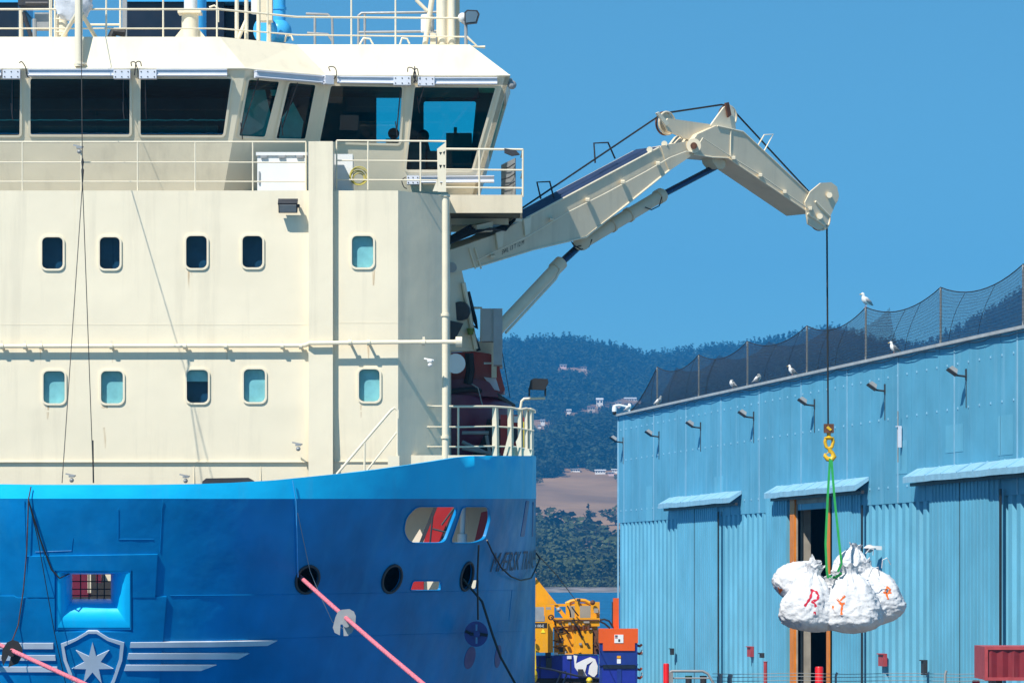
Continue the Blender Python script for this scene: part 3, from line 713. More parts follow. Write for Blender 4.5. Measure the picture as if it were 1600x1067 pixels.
# dark casings seen over the roof
for x0,x1,y0,y1,Y in ((-85,28,5,85,88.6),(197,350,4,90,91),(345,425,12,90,91.5)):
    obj('exhaust_casing',MB().pbox(x0,x1,y0,y1,Y,2.5),M['navy'],ship)
obj('casing_cap',MB().pbox(196,424,-60,3,90.9,2.7),M['funnel'],ship)
obj('casing_cap',MB().pbox(-85,29,-60,4,88.5,2.7),M['funnel'],ship)
bl=MB().tube([P(430,20,90),P(430,90,90)],.16,14); obj('exhaust_pipe',bl,M['black'],ship)
# monitors, blue pipes, pedestal
m_=MB().tube([P(305,-40,88.5),P(305,85,88.5)],.26,20); obj('blue_vent_pipe',m_,M['funnel'],ship)
m_=MB().tube([P(298,-40,86.5),P(298,20,86.5)],.15,16); obj('white_cylinder',m_,M['white'],ship)
m_=MB().tube([P(297,21,86.2),P(297,70,86.2)],.19,20); m_.box(P(297,21,86.2),(.52,.5,.05)); mo=obj('monitor_pedestal',m_,M['cream2'],ship)
for sx in (-1,1): obj('gusset',MB().prism([P(297+sx*13,45,86.2),P(297+sx*25,60,86.2),P(297+sx*13,60,86.2)],(0,.03,0)),M['cream2'],mo)
m_=MB().tube([P(436,-40,88),P(436,38,88)],.15,18); m_.tube([P(436,12,88),P(436,16,88)],.17,18); m_.ball(P(436,50,88),.29,18,12); m_.tube([P(412,48,87.8),P(436,50,88)],.2,16); m_.cone(P(417,48,87.6),P(412,48,87.5),.3,.3,22)
bo=obj('blue_vent_pipe',m_,M['funnel'],ship)
obj('instrument_box',MB().pbox(406,425,-40,32,86.4,.4),M['crane'],ship)
obj('life_ring_box',MB().tube([P(402,-30,86.9),P(402,22,86.9)],.14,14),M['white'],ship)
obj('mast_leg',MB().tube([P(421,28,86.5),P(421,68,86.5)],.04,8),M['crane'],ship)
# central post with struts and a canvas-wrapped lamp
cp=MB().tube([P(123,104,82.95),P(123,-60,82.95)],.085,14); cpo=obj('jack_staff',cp,M['cream2'],ship)
for a,b in (((96,62),(120,22)),((150,60),(128,22))): obj('strut',MB().tube([P(*a,83.7),P(*b,83.0)],.045,10),M['cream2'],cpo)
obj('foot_flange',MB().cone(P(125,100,82.98)+Vector((0,0,-.02)),P(125,100,82.98)+Vector((0,0,.02)),.13,.13,14),M['cream2'],cpo)
cv=MB().ball((0,0,0),.42,22,16,(1,.6,1.05))
c=P(117,4,83.7)
for v in cv.v:
    n_=noise.noise(v*4.2)+.5*noise.noise(v*11); v*= 1+.22*n_; v+=c; 
obj('canvas_cover',cv,mat('white_canvas',(.62,.64,.70),.9,var=.1,vs=6,bump=.01,bs=9),ship,smooth=25,label='white canvas wrapped round the forward lamp')
ld=MB()
for x in (80,86): ld.ptube([(x,60),(x,-30)],84.6,.025)
lo=obj('roof_ladder',ld,M['cream2'],ship)
for y in (50,30,9,-10): obj('rung',MB().ptube([(84,y),(103,y)],84.6,.018),M['cream2'],lo)
obj('roof_vent',MB().tube([P(96,62,84.8),P(96,28,84.8),P(96,20,84.8)],[.14,.14,.1],14),M['cream2'],ship)
for pts,m2 in (([(33,62),(33,14)],'crane'),([(50,62),(36,20)],'dark'),([(40,6),(75,6)],'dark'),([(54,30),(54,62)],'grey')):
    obj('frame_bar',MB().tube([P(a,b,86) for a,b in pts],.05,8),M[m2],ship)
obj('equipment_box',MB().pbox(54,76,20,45,86.2,.4),M['grey'],ship)
obj('equipment_box',MB().pbox(28,78,-20,8,87.5,.6),M['dark'],ship)
obj('perforated_post',MB().pbox(191,198,-40,60,85.5,.1),M['grey'],ship)
for pts in ([(188,-20),(188,45)],[(140,39),(188,39)]): obj('frame_bar',MB().tube([P(a,b,85.5) for a,b in pts],.025,8),M['cream2'],ship)
obj('equipment_box',MB().tube([P(174,60,84.8),P(178,50,84.8),P(196,52,84.8)],.1,10),M['black'],ship)
# grey inner guard rails and hoops
for l in ([(492,70),(492,25)],[(478,22),(512,23),(519,30),(520,70)],[(560,70),(560,25),(565,21),(715,19)],[(570,70),(570,23)],[(560,51),(700,49)],[(480,52),(512,54),(519,64)]):
    obj('guard_rail',MB().tube([P(a,b,87) for a,b in l],.03,8),M['grey'],ship)
for l in ([(445,66),(447,56),(455,56),(458,64)],[(562,70),(568,60),(578,61),(583,70)],[(625,70),(628,60),(636,61),(640,69)],[(327,12),(335,9),(341,14),(341,35)]):
    obj('cable_conduit',MB().tube([P(a,b,84.9) for a,b in l],.022,8),M['cream2'],ship)
# right signal mast
for pts,r_ in (([(664,70),(678,-20)],.06),([(684,70),(684,-20)],.03),([(691,70),(691,-20)],.1),([(698,70),(698,-20)],.03),([(706,70),(706,-20)],.09),([(650,0),(668,18)],.04)):
    obj('mast_leg',MB().tube([P(a,b,85.3) for a,b in pts],r_,12),M['cream2'],ship)
obj('mast_plate',MB().pbox(709,718,-20,70,85.5,.25),M['crane'],ship)
obj('mast_plate',MB().pbox(672,681,52,70,85.2,.2),M['crane'],ship)
obj('white_cylinder',MB().tube([P(668,24,85.8),P(668,51,85.8)],.15,16),M['white'],ship)
obj('lamp_bracket',MB().tube([P(728,70,84.9),P(728,38,84.9),P(722,34,84.9)],.04,8),M['grey'],ship)
obj('roof_outrigger',MB().tube([P(727,56,84.9),P(745,72,84.9),P(730,73,84.9),P(758,74,84.9)],.035,8),M['cream2'],ship)
Mx=Matrix.Rotation(R(18),3,'X')@Matrix.Rotation(R(-12),3,'Y')
c=P(736,27,84.8); fl=obj('floodlight',MB().prism([c+Vector(q) for q in ((-.14,0,-.16),(.13,0,-.13),(.19,0,.07),(.14,0,.15),(-.09,0,.16),(-.15,0,.1))],(0,.14,0)),M['dark'],ship)
obj('lens',MB().prism([c+Vector((0,-.004,0))+Vector(q)*.8 for q in ((-.14,0,-.16),(.13,0,-.13),(.19,0,.07),(.14,0,.15),(-.09,0,.16),(-.15,0,.1))],(0,-.01,0)),M['lamp'],fl)
obj('lamp_housing',MB().ball(P(723,28,84.95),.11,10,8),M['white'],fl)

# ------------------------------------------------------------------ stay wires in front of the house
K=P(129,285,79.3)
sw=MB().tube([P(126,-30,82.7),K],.009,6); so2=obj('stay_wire',sw,M['wire'],ship)
obj('wire',MB().tube([K,P(97,754,75.6)],.009,6),M['wire'],so2); obj('wire',MB().tube([K,P(146,754,78.6)],.009,6),M['wire'],so2)
obj('shackle',MB().tube([K+Vector((0,0,.5)),K+Vector((0,0,.42)),K+Vector((0,0,.3)),K+Vector((0,0,.25)),K],[.012,.03,.012,.03,.012],6),M['wire'],so2)
obj('wire_tail',MB().tube([P(145,688,78.9),P(146,754,78.6)],.016,6),M['wire'],so2)
# cords hanging over the bow
obj('hanging_cord',MB().tube([hp(50,760,.06),hp(46,779,.05),hp(43,862,.05),hp(38,920,.05),hp(30,975,.05),hp(24,1003,.3)],.011,6),M['rustmetal'],ship)
obj('hanging_cord',MB().tube([hp(46,781,.05),hp(64,840,.06),hp(82,887,.08),hp(95,900,.1),hp(113,898,-.2)],.016,6),M['wire'],ship)
obj('hanging_cord',MB().tube([hp(46,781,.05),hp(60,840,.04),hp(90,980,.25),hp(105,1067,.1)],.009,6),M['wire'],ship)
obj('hanging_cord',MB().tube([hp(455,750,.05),hp(461,782,.04),hp(464,900,.04)],.010,6),M['funnel'],ship)
obj('hanging_cord',MB().tube([hp(463,800,.05),hp(482,890,.05),hp(488,925,.3),hp(500,960,.4),hp(522,976,.5)],.007,6),M['grey'],ship)

# ------------------------------------------------------------------ lamp on a gooseneck at the ship's shoulder
l_=MB().tube([P(813,640,85),P(815,627,85),P(819,623,85),P(852,622,85)],.03,8); lo=obj('lamp_arm',l_,M['cream2'],ship)
lo2=obj('floodlight',MB().prism([P(826,608,84.8),P(829,594,84.8),P(834,591,84.8),P(856,592,84.8),P(857,598,84.8),P(851,609,84.8)],(0,.2,0)),M['black'],ship)
for x in (827,852): obj('yoke',MB().ptube([(x,606),(x,619)],84.9,.02),M['dark'],lo2)
# ------------------------------------------------------------------ deck crane
PHI=R(42)
cb=P(704,400,84.7); crn=Plane(cb,(math.sin(PHI),-math.cos(PHI),0)); CN=crn.n
crane=thing('deck_crane','weathered cream knuckle boom crane lifting bags off the ship','crane',(cb.x-.6,cb.y,12))
def cpoly(pts,off=0.0): return [crn(a,b,off) for a,b in pts]
def cprism(pts,o0,o1): return MB().prism(cpoly(pts,o0),CN*(o1-o0))
BW=.85
side=[(700,392),(775,366),(822,341),(1029,231),(1079,221.5),(1080,240),(1046,266),(916,370.5),(835,389.5),(745,417),(719,424),(700,430)]
boom=obj('main_boom',cprism(side,0,-BW),M['crane'],crane)
# edge flanges, web plates and pipe run on the boom's side
for l in ([(822,341),(1029,231)],[(1046,266),(916,370.5),(835,389.5),(745,417)]):
    obj('flange',MB().tube([crn(a,b,.01) for a,b in l],.022,6),M['cream2'],boom)
obj('collar_plate',cprism([(1033,228),(1079,220),(1086,240),(1046,267),(1040,252)],.025,0),M['crane'],boom)
tp=MB(); q=[crn(822,341,-.02),crn(1031,230,-.02)]; up=Vector((0,0,.012)); q2=[p-CN*(BW-.06) for p in q]
tp.hexa([q[0],q[1],q2[1],q2[0],q[0]+up,q[1]+up,q2[1]+up,q2[0]+up]); obj('walkway_plate',tp,M['topplate'],boom)
pr=[(745,407),(790,385),(822,371),(885,333),(945,303),(1010,268),(1046,247),(1072,237),(1084,238)]
obj('hydraulic_pipe',MB().tube([crn(a,b,.12) for a,b in pr],.014,6),M['cream2'],boom)
for a,b in ((862,341),(918,311),(973,283),(1028,254),(770,399)): obj('pipe_clip',MB().beam(crn(a,b,0),crn(a,b+2,.15),.09,.05),M['cream2'],boom)
for x in (733,742): obj('boom_band',MB().tube([crn(x,388,.02),crn(x+10,420,.02)],.02,6),M['cream2'],boom)
for a,b in ((1015,234),(1038,225)): obj('lifting_lug',MB().cone(crn(a,b,.0),crn(a,b,-.08),.07,.07,14),M['cream2'],boom)
for a,b in ((777,378),(820,357)): obj('gusset',MB().prism([crn(a-4,b-14,.01),crn(a+8,b-18,.01),crn(a+6,b+8,.01),crn(a-1,b+12,.01)],CN*.05),M['cream2'],boom)
tb=lambda x,y: crn(785+x*5.3*1.0+y*-1.2, 397-x*2.35-y*9.0,.012)
vs,fs=text_polys('SWL 13 T 12 M'); mb=MB(); mb.add([crn(784+v.x*5.4+v.y*0.5,398-v.x*2.55-v.y*10,.012) for v in vs],fs); obj('lettering',mb,M['black'],boom,smooth=0)
for pts in ([(930,255),(928,224),(950,223),(961,248)],[(845,311),(839,285),(859,284),(865,309)]):
    obj('boom_hoop',MB().tube([crn(a,b,-.4) for a,b in pts],.02,8),M['dark'],crane)
# hoses bundled over the heel of the boom
for k in range(6):
    pts=[(700,372+k*2),(735,352+k*3),(765,362-k),(790,350+k*2),(805,338+k)]
    obj('hydraulic_hose',curl2(pts,k) if False else MB().tube([crn(a,b,.02+.06*k) for a,b in pts],.022,6),M['black'],crane)
for a in ([(745,352,770,362)],[(800,332,816,346)]): obj('hose_guard',cprism([(a[0][0],a[0][1]),(a[0][2],a[0][1]-6),(a[0][2],a[0][3]),(a[0][0],a[0][3])],.2,-.3),M['cream2'],crane)
# column
col=cprism([(690,410),(719,412),(726,442),(734,480),(743,548),(690,548)],-.08,-1.1); co=obj('crane_column',col,M['crane'],crane)
obj('column_flange',MB().tube([crn(a,b,-.02) for a,b in ((724,442),(731,478),(744,545))],.05,8),M['cream2'],co)
obj('pivot_pin',MB().cone(crn(706,418,0),crn(706,418,.15),.11,.11,20),M['grey'],co)
obj('hose_reel',MB().cone(P(719,486,84.9),P(721,486,85.1),.21,.21,24),M['dark'],crane)
obj('reel_guard',MB().prism([P(700,500,84.8),P(724,505,84.8),P(714,525,84.8),P(700,540,84.8)],(0,.1,0)),M['dark'],crane)
obj('black_strut',MB().tube([P(731,456,85.3),P(742,500,85.3),P(745,512,85.3),P(737,508,85.3),P(748,548,85.3)],.05,8),M['black'],crane)
obj('green_bucket',MB().cone(P(735,523,85)-Vector((0,0,.0)),P(735,513,85),.06,.09,14),mat('olive_green_plastic',(.12,.17,.02),.5),crane)
# cab-like box beside the column
obj('service_box',MB().pbox(752,772,482,533,84.95,.5),mat('grey_painted_box',(.36,.35,.34),.5,var=.1),crane)
obj('service_box',MB().pbox(771,785,482,570,84.9,.6),M['grey'],crane)
obj('box_frame',MB().tube([P(735,481,86.8),P(752,481,86.8),P(752,533,86.8)],.03,8),M['cream2'],crane)
obj('box_post',MB().prism([P(768,512,86.5),P(772,507,86.5),P(776,512,86.5),P(776,590,86.5),P(768,590,86.5)],(0,.15,0)),M['crane'],crane)
obj('platform_beam',MB().pbox(722,785,533,575,87.4,.3),M['crane'],crane)
# jib
jib=[(1082,240),(1078,226),(1090,210),(1121,196),(1161,206),(1277,314),(1266,334),(1138,247),(1114,245)]
jo=obj('jib',cprism(jib,.04,-BW+.1),M['crane'],crane)
for l in ([(1084,241),(1113,246),(1137,247),(1266,334)],[(1121,197),(1161,206),(1277,314)]): obj('flange',MB().tube([crn(a,b,.05) for a,b in l],.018,6),M['cream2'],jo)
obj('hydraulic_pipe',MB().tube([crn(a,b,.16) for a,b in ((1085,237),(1098,216),(1145,247),(1190,275),(1228,302),(1266,328))],.014,6),M['cream2'],jo)
for a,b in ((1146,246),(1188,273),(1226,299),(1266,325)): obj('pipe_clip',MB().beam(crn(a,b,.03),crn(a,b+1,.2),.09,.06),M['cream2'],jo)
obj('weld_band',MB().tube([crn(1142,203,.05),crn(1141,246,.05)],.012,6),M['cream2'],jo)
obj('pivot_pin',MB().cone(crn(1084,228,.04),crn(1084,228,.16),.17,.17,22),M['cream2'],jo); obj('pin_cap',MB().cone(crn(1084,228,.16),crn(1084,228,.22),.08,.08,14),M['rustmetal'],jo)
obj('cylinder_lug',cprism([(1112,244),(1136,246),(1131,262),(1122,264),(1114,254)],-.15,-.5),M['crane'],jo)
hp_=[(1258,316),(1266,300),(1283,286),(1299,285),(1308,292),(1311,307),(1290,355),(1279,360),(1263,350),(1261,336)]
ho=obj('jib_head',cprism(hp_,.09,.05),M['crane'],jo); obj('jib_head',cprism(hp_,-.55,-.6),M['crane'],jo)
for a,b in ((1296,305),(1281,338)): obj('sheave_pin',MB().cone(crn(a,b,.09),crn(a,b,.17),.07,.07,14),M['cream2'],jo)
obj('head_rib',MB().tube([crn(a,b,.1) for a,b in ((1274,315),(1297,339))],.03,6),M['cream2'],jo); obj('head_rib',MB().tube([crn(a,b,.1) for a,b in ((1262,334),(1288,352))],.03,6),M['cream2'],jo)
obj('hoop',MB().tube([crn(a,b,-.3) for a,b in ((1184,228),(1194,211),(1208,210),(1194,236))],.016,6),M['cream2'],jo)
def sheave(px,py,r,off=-.35,name='sheave'):
    c=crn(px,py,off); mb=MB().cone(c-CN*.03,c+CN*.03,r*.9,r*.9,28); s_=obj(name,mb,M['crane'],crane)
    for k in (-.05,.05): obj('rim',MB().torus(c+CN*k,CN,r,.025,28,8),M['rustmetal'] if k<0 else M['crane'],s_)
    obj('hub',MB().cone(c-CN*.02,c+CN*.12,.07,.07,14),M['grey'],s_)
sheave(1040,193,.26); sheave(1137,182,.24); sheave(1281,340,.30,-.25); sheave(1296,305,.24,-.25)
ar=obj('sheave_arm',cprism([(1044,185),(1121,196),(1100,212),(1076,219),(1044,205),(1038,194)],-.12,-.17),M['crane'],jo); obj('sheave_arm',cprism([(1044,185),(1121,196),(1100,212),(1076,219),(1044,205),(1038,194)],-.55,-.6),M['crane'],jo)
obj('arm_cheek',cprism([(1026,177),(1030,175),(1046,193),(1041,197)],-.05,-.1),M['cream2'],jo)
for o_ in (-.1,-.6): obj('sheave_bracket',cprism([(1110,197),(1131,168),(1140,163),(1147,172),(1150,204)],o_,o_-.05),M['cream2'],jo)
obj('arm_cheek',cprism([(1134,161),(1139,160),(1143,180),(1138,184)],.0,-.05),M['rustmetal'],jo)
# luffing cylinders
def cyl(a,b,r,m,name,n=18,off=-.42): return obj(name,MB().tube([crn(*a,off),crn(*b,off)],r,n),M[m],crane)
cyl((1120,260),(1032,306),.075,'rod','cylinder_rod'); cy=cyl((1036,304),(912,378),.15,'crane','jib_cylinder')
for a,b in (((1034,305),(1027,309)),((984,335),(981,337)),((957,351),(954,353))): obj('cylinder_band',MB().tube([crn(*a,-.42),crn(*b,-.42)],.175,18),M['crane'],cy)
cyl((912,378),(872,415),.085,'rod','cylinder_rod'); cy=cyl((876,411),(775,518),.135,'cream2','luffing_cylinder')
obj('cylinder_band',MB().tube([crn(877,410,-.42),crn(866,421,-.42)],.16,18),M['crane'],cy)
obj('cylinder_eye',MB().cone(crn(909,378,-.2),crn(909,378,-.65),.2,.2,18),M['crane'],crane)
obj('cylinder_eye',MB().cone(crn(1126,257,-.15),crn(1126,257,-.6),.12,.12,18),M['crane'],crane)
obj('hydraulic_pipe',MB().tube([crn(a,b,-.18) for a,b in ((790,520),(868,436),(876,420))],.03,6),M['cream2'],crane)
for pts in ([(1034,308),(1030,322),(1018,328),(1008,324)],[(925,374),(920,386),(908,390),(898,384),(893,378)],[(893,378),(898,386),(908,384)]): obj('hydraulic_hose',MB().tube([crn(a,b,-.2) for a,b in pts],.014,6),M['black'],crane)
# hoist wire over the sheaves
WO=-.35
obj('hoist_wire',MB().tube([crn(a,b,WO) for a,b in ((815,326),(1026,184),(1031,179),(1040,177),(1127,164),(1137,165),(1146,173),(1265,301),(1290,296)) ],.022,8),M['wire'],crane)
L0=crn(1292,345,-.25); LY=L0.y
obj('hoist_wire',MB().tube([L0,P(1294,664,LY)],.022,8),M['wire'],crane)
# hook block
hk=thing('hook_block','yellow crane hook block hanging on the hoist wire above green slings','crane hook',P(1295,720,LY))
obj('block_plate',MB().pbox(1288,1303,662,676,LY-.1,.2),M['rustmetal'],hk)
def hz(x,y,o=0): return P(x,y,LY+o)
obj('block_mark',MB().prism([hz(1291,668,-.11),hz(1294,665,-.11),hz(1300,671,-.11),hz(1297,673,-.11)],(0,-.005,0)),M['yellowhook'],hk)
obj('swivel',MB().tube([hz(1295,676),hz(1295,681),hz(1295,684),hz(1295,687)],[.05,.05,.11,.06],14),M['yellowhook'],hk)
obj('shackle_link',MB().tube([hz(1291,683),hz(1289,690),hz(1291,698),hz(1295,701),hz(1300,698),hz(1302,690),hz(1300,683)],.045,10),M['yellowhook'],hk)
obj('hook',MB().tube([hz(1296,699),hz(1297,704),hz(1301,708),hz(1303,713),hz(1299,718),hz(1293,717),hz(1289,712),hz(1289,708)],[.06,.055,.05,.07,.075,.06,.045,.02],12),M['yellowhook'],hk)
obj('safety_latch',MB().beam(hz(1298,703),hz(1290,710),.03,.02),M['yellowhook'],hk)
# slings
M['sling']=mat('green_webbing_sling',(.01,.30,.06),.8,var=.1,vs=10)
sg=thing('lifting_sling','green webbing sling looped over the crane hook down to the white bags','sling',hz(1300,900))
for pts in ([(1297,716),(1293,780),(1290,850),(1292,893),(1294,903)],[(1299,716),(1304,780),(1311,845),(1314,872),(1315,880),(1309,893)],[(1296,900),(1304,902),(1310,899),(1314,895)]):
    mb=MB()
    for i in range(len(pts)-1):
        o_= -.05-.55*min(1,i/2.5) 
        o2= -.05-.55*min(1,(i+1)/2.5)
        mb.beam(hz(*pts[i],o_),hz(*pts[i+1],o2),.055,.03,up=(0,1,0))
    obj('sling_leg',mb,M['sling'],sg,smooth=60)

# ------------------------------------------------------------------ bags
M['bag']=mat('white_woven_bag',(.66,.67,.70),.8,var=.08,vs=4)
_t=M['bag'].node_tree; _n=_t.nodes; _l=_t.links
_g=_n.new('ShaderNodeNewGeometry'); _w=_n.new('ShaderNodeTexNoise'); _w.inputs['Scale'].default_value=3.5; _w.inputs['Detail'].default_value=3
_a=_n.new('ShaderNodeVectorMath'); _a.operation='MULTIPLY_ADD'; _a.inputs[1].default_value=(.5,.5,.5); _l.new(_g.outputs['Position'],_w.inputs['Vector']); _l.new(_w.outputs['Color'],_a.inputs[0]); _l.new(_g.outputs['Position'],_a.inputs[2])
_v=_n.new('ShaderNodeTexVoronoi'); _v.feature='SMOOTH_F1'; _v.inputs['Scale'].default_value=4.0; _v.inputs['Smoothness'].default_value=.15; _l.new(_a.outputs[0],_v.inputs['Vector'])
_v2=_n.new('ShaderNodeTexVoronoi'); _v2.feature='F1'; _v2.inputs['Scale'].default_value=10; _l.new(_a.outputs[0],_v2.inputs['Vector'])
_m=_n.new('ShaderNodeMath'); _m.operation='MULTIPLY_ADD'; _m.inputs[1].default_value=.35; _l.new(_v2.outputs['Distance'],_m.inputs[0]); _l.new(_v.outputs['Distance'],_m.inputs[2])
_b=_n.new('ShaderNodeBump'); _b.inputs['Distance'].default_value=.022; _b.inputs['Strength'].default_value=1.0; _l.new(_m.outputs[0],_b.inputs['Height']); _l.new(_b.outputs[0],_n['Principled BSDF'].inputs['Normal'])
M['paintred']=mat('red_spray_paint',(.55,.01,.04),.8,var=.1)
M['paintorange']=mat('orange_spray_paint',(.85,.16,.02),.8,var=.1)
def bag(px,py,wpx,hpx,dy,rot,seed,label,tie=.72,lean=0):
    c=P(px,py,LY+dy); s_=LY/F; rx=wpx*s_/2; rz=hpx*s_/2
    mb=MB(); nu,nv=96,64; o=len(mb.v)
    ps=[]
    for j in range(nv+1):
        t=j/nv; z=1-2*t
        # silhouette of a filled sack: gathered neck on top, full belly, flattened base
        if t<.10: r=.30-.8*t if t<.06 else .25
        elif t<.72: r=.25+.75*math.sin((t-.10)/.62*math.pi/2)**.75
        elif t<.80: r=1.0
        else: r=math.sqrt(max(0,1-((t-.8)/.2)**2.2))
        for i in range(nu):
            u=2*math.pi*i/nu
            sq=(abs(math.cos(u))**4+abs(math.sin(u))**4)**(-.25*.75)   # slightly squared plan
            v=Vector((math.cos(u)*r*sq,math.sin(u)*r*sq,z))
            # folds radiate from the neck, creases across the belly
            fold=(abs(math.sin(u*5.5+seed*2.3+1.6*noise.noise(Vector((math.cos(u)*1.5,math.sin(u)*1.5+t*2,seed)))))-.5)*.15*max(0,1-t*1.15)+(abs(math.sin(u*3.1+t*2.5+seed))-.6)*.03
            q=Vector((v.x*2.2+seed*7,v.y*2.2,v.z*2.2))
            dn=.10*noise.noise(q*.8)+.025*noise.noise(q*2.7)
            rr=1-abs(noise.noise(q*2.1+Vector((3,1,9)))); rr2=1-abs(noise.noise(Vector((q.x*4.5,q.y*4.5,q.z*2.0))+Vector((5,2,1))))
            dn+= .05*(rr**4-.4)+.035*(rr2**8-.2)+fold
            v=Vector((v.x*(1+dn),v.y*(1+dn),v.z*(1+dn*.4)))
            ps.append(v)
    Rm=Matrix.Rotation(R(rot),3,'Y')@Matrix.Rotation(R(lean),3,'X')
    mb.v=[c+Rm@Vector((v.x*rx,v.y*rx*.95,v.z*rz)) for v in ps]
    for j in range(nv):
        for i in range(nu):
            a=j*nu+i; b=j*nu+(i+1)%nu; mb.f.append((a,b,b+nu,a+nu))
    # the tied frill above the neck
    t0=thing('bulk_bag',label,'bag',c-Vector((0,0,rz)),'white bulk bags hanging in the sling')
    body=obj('bag_body',mb,M['bag'],t0,smooth=180)
    fr=MB(); m_=32
    for j,(rr_,zz) in enumerate(((.24,.90),(.20,.96),(.30,1.03),(.33,1.10))):
        for i in range(m_):
            u=2*math.pi*i/m_; k=1+ (.20*math.sin(u*5+seed)+.12*math.sin(u*9+seed*3))*(j>=2)
            fr.v.append(c+Rm@Vector((math.cos(u)*rr_*k*rx,math.sin(u)*rr_*k*rx,(zz+.06*math.sin(u*5+seed)*(j>=2))*rz)))
    for j in range(3):
        for i in range(m_): a=j*m_+i; b=j*m_+(i+1)%m_; fr.f.append((a,b,b+m_,a+m_))
    obj('bag_neck',fr,M['bag'],t0,smooth=80)
    lp=c+Rm@Vector((rx*.7,-rx*.3,rz*.7))
    obj('lifting_loop',MB().tube([lp+Rm@Vector(q)*rx for q in ((-.1,0,0),(.05,-.1,.3),(.25,-.1,.32),(.3,0,.0))],.014,6),M['bag'],t0)
    return t0,body,mb
def spray(bagdata,strokes,m,r=.030,label=None):
    t0,body,mb=bagdata; bvh=BVHTree.FromPolygons([tuple(v) for v in mb.v],mb.f)
    C=Vector((0,0,ZC))
    for st in strokes:
        pts=[]
        for i in range(len(st)-1):
            a=Vector(st[i]); b=Vector(st[i+1]); n=max(1,int((b-a).length/2))
            for k in range(n+1):
                q=a.lerp(b,k/n); h=bvh.ray_cast(C,ray(q.x,q.y).normalized())
                if h[0] and (not pts or (h[0]-pts[-1]).length>.012): pts.append(h[0]+h[1]*(.004 if h[1].y<0 else -.004))
        if len(pts)<2: continue
        # flat ribbon hugging the cloth
        o=MB(); rows=[]
        for i,p in enumerate(pts):
            d=(pts[min(i+1,len(pts)-1)]-pts[max(i-1,0)]).normalized(); s_=d.cross(Vector((0,1,0))).normalized()*r*.5*(1+.3*math.sin(i*1.7))
            row=[]
            for k in (-1,0,1):
                q=p+s_*k; h=bvh.find_nearest(q); n_=h[1] if h[1].y<0 else -h[1]; row.append(h[0]+n_*.006)
            rows.append(row)
        for row in rows: o.v+=row
        for i in range(len(rows)-1):
            for k in (0,1): o.f.append((i*3+k,i*3+k+1,i*3+k+4,i*3+k+3))
        obj('painted_letter',o,m,body,smooth=60)
bA=bag(1331,880,58,56,.5,12,4,'upper white bulk bag at the back of the slung load')
bB=bag(1252,908,78,76,.30,38,2,'leftmost white bulk bag with an orange mark on its edge')
bC=bag(1369,927,74,98,.28,-22,5,'rightmost white bulk bag with a small orange letter R')
bD=bag(1297,945,70,80,.45,0,6,'shaded white bulk bag wedged behind the red and orange lettered bags')
bE=bag(1264,937,82,98,-.25,10,1,'white bulk bag sprayed with a large red letter R')
bF=bag(1331,938,88,102,-.30,-3,3,'front white bulk bag sprayed with an orange number four')
spray(bE,[[(1270,921),(1266,934),(1257,947)],[(1266,921),(1275,924),(1279,930),(1277,937),(1268,939)],[(1268,939),(1273,943),(1275,948)],[(1273,955),(1273,960)]],M['paintred'],.055)
spray(bF,[[(1320,930),(1314,937),(1311,942)],[(1308,935),(1314,943),(1320,942)],[(1316,942),(1315,954),(1315,962)],[(1301,946),(1303,952)]],M['paintorange'],.05)
spray(bD,[[(1298,925),(1302,930),(1301,940)],[(1297,925),(1294,945)]],M['paintred'],.05)
spray(bC,[[(1387,918),(1383,922),(1385,928)],[(1385,916),(1391,920),(1388,927),(1380,925)],[(1385,928),(1388,936)],[(1388,926),(1393,926)]],M['paintorange'],.045)
spray(bB,[[(1216,917),(1219,926),(1221,935)],[(1217,924),(1222,920)]],M['paintorange'],.08)
# ------------------------------------------------------------------ rescue boat and gear at the ship's shoulder
rb=thing('rescue_boat','dark red covered rescue boat stowed in the shade beside the crane column','rescue boat',P(755,712,87))
def bprism(pts,Y,d): return MB().prism([P(a,b,Y) for a,b in pts],(0,d,0))
obj('canopy',bprism(rpoly([(690,552),(742,549),(768,553),(778,562),(784,590),(790,612),(690,612)],5),86.75,1.6),M['redboat'],rb)
for a in ((756,566,778,569),(715,562,719,564)): obj('reflective_strip',MB().pbox(*[a[i] for i in (0,2,1,3)],86.7,.04),M['white'],rb)
obj('cabin_window',bprism([(756,589),(775,591),(781,611),(770,608)],86.68,.06),M['lavender'],rb)
hb_=MB(); n=12; st=[]
for j,(xr,y) in enumerate(((786,622),(802,634),(803,650),(796,680),(778,706),(760,716))):
    for i in range(n+1):
        t=i/n; x=690+(xr-690)*math.sin(t*math.pi/2)**.8; Y=86.1+2.2*(1-math.cos(t*math.pi/2)); hb_.v.append(P(x,y-(1-t)*6,Y))
for j in range(5):
    for i in range(n): a=j*(n+1)+i; hb_.f.append((a,a+1,a+n+2,a+n+1))
hb_.v.append(P(690,622,89)); 
for i in range(n): hb_.f.append((i,i+1,len(hb_.v)-1))
obj('boat_hull',hb_,M['maroon'],rb,smooth=60)
obj('boat_canopy_front',bprism(rpoly([(690,594),(738,591),(764,596),(780,620),(690,616)],4),86.4,1.2),M['maroon'],rb)
obj('fender_rail',MB().tube([P(690,612,86.0),P(740,608,86.2),(P(780,620,87.1)),P(802,634,88.1)],.06,8),M['black'],rb)
obj('grab_rope',MB().tube([P(737,600,86.1),P(747,606,86.1),P(754,634,86.0)],.015,6),M['grey'],rb)
obj('antenna',MB().tube([P(706,0,87),P(706,0,87.01)],.001,3) if False else MB().tube([P(782,534,88),P(797,622,88)],.008,5),M['wire'],rb)
obj('stowed_hoses',MB().tube([P(733,552,86.4),P(735,580,86.4),P(731,600,86.4)],.1,8),M['black'],rb)
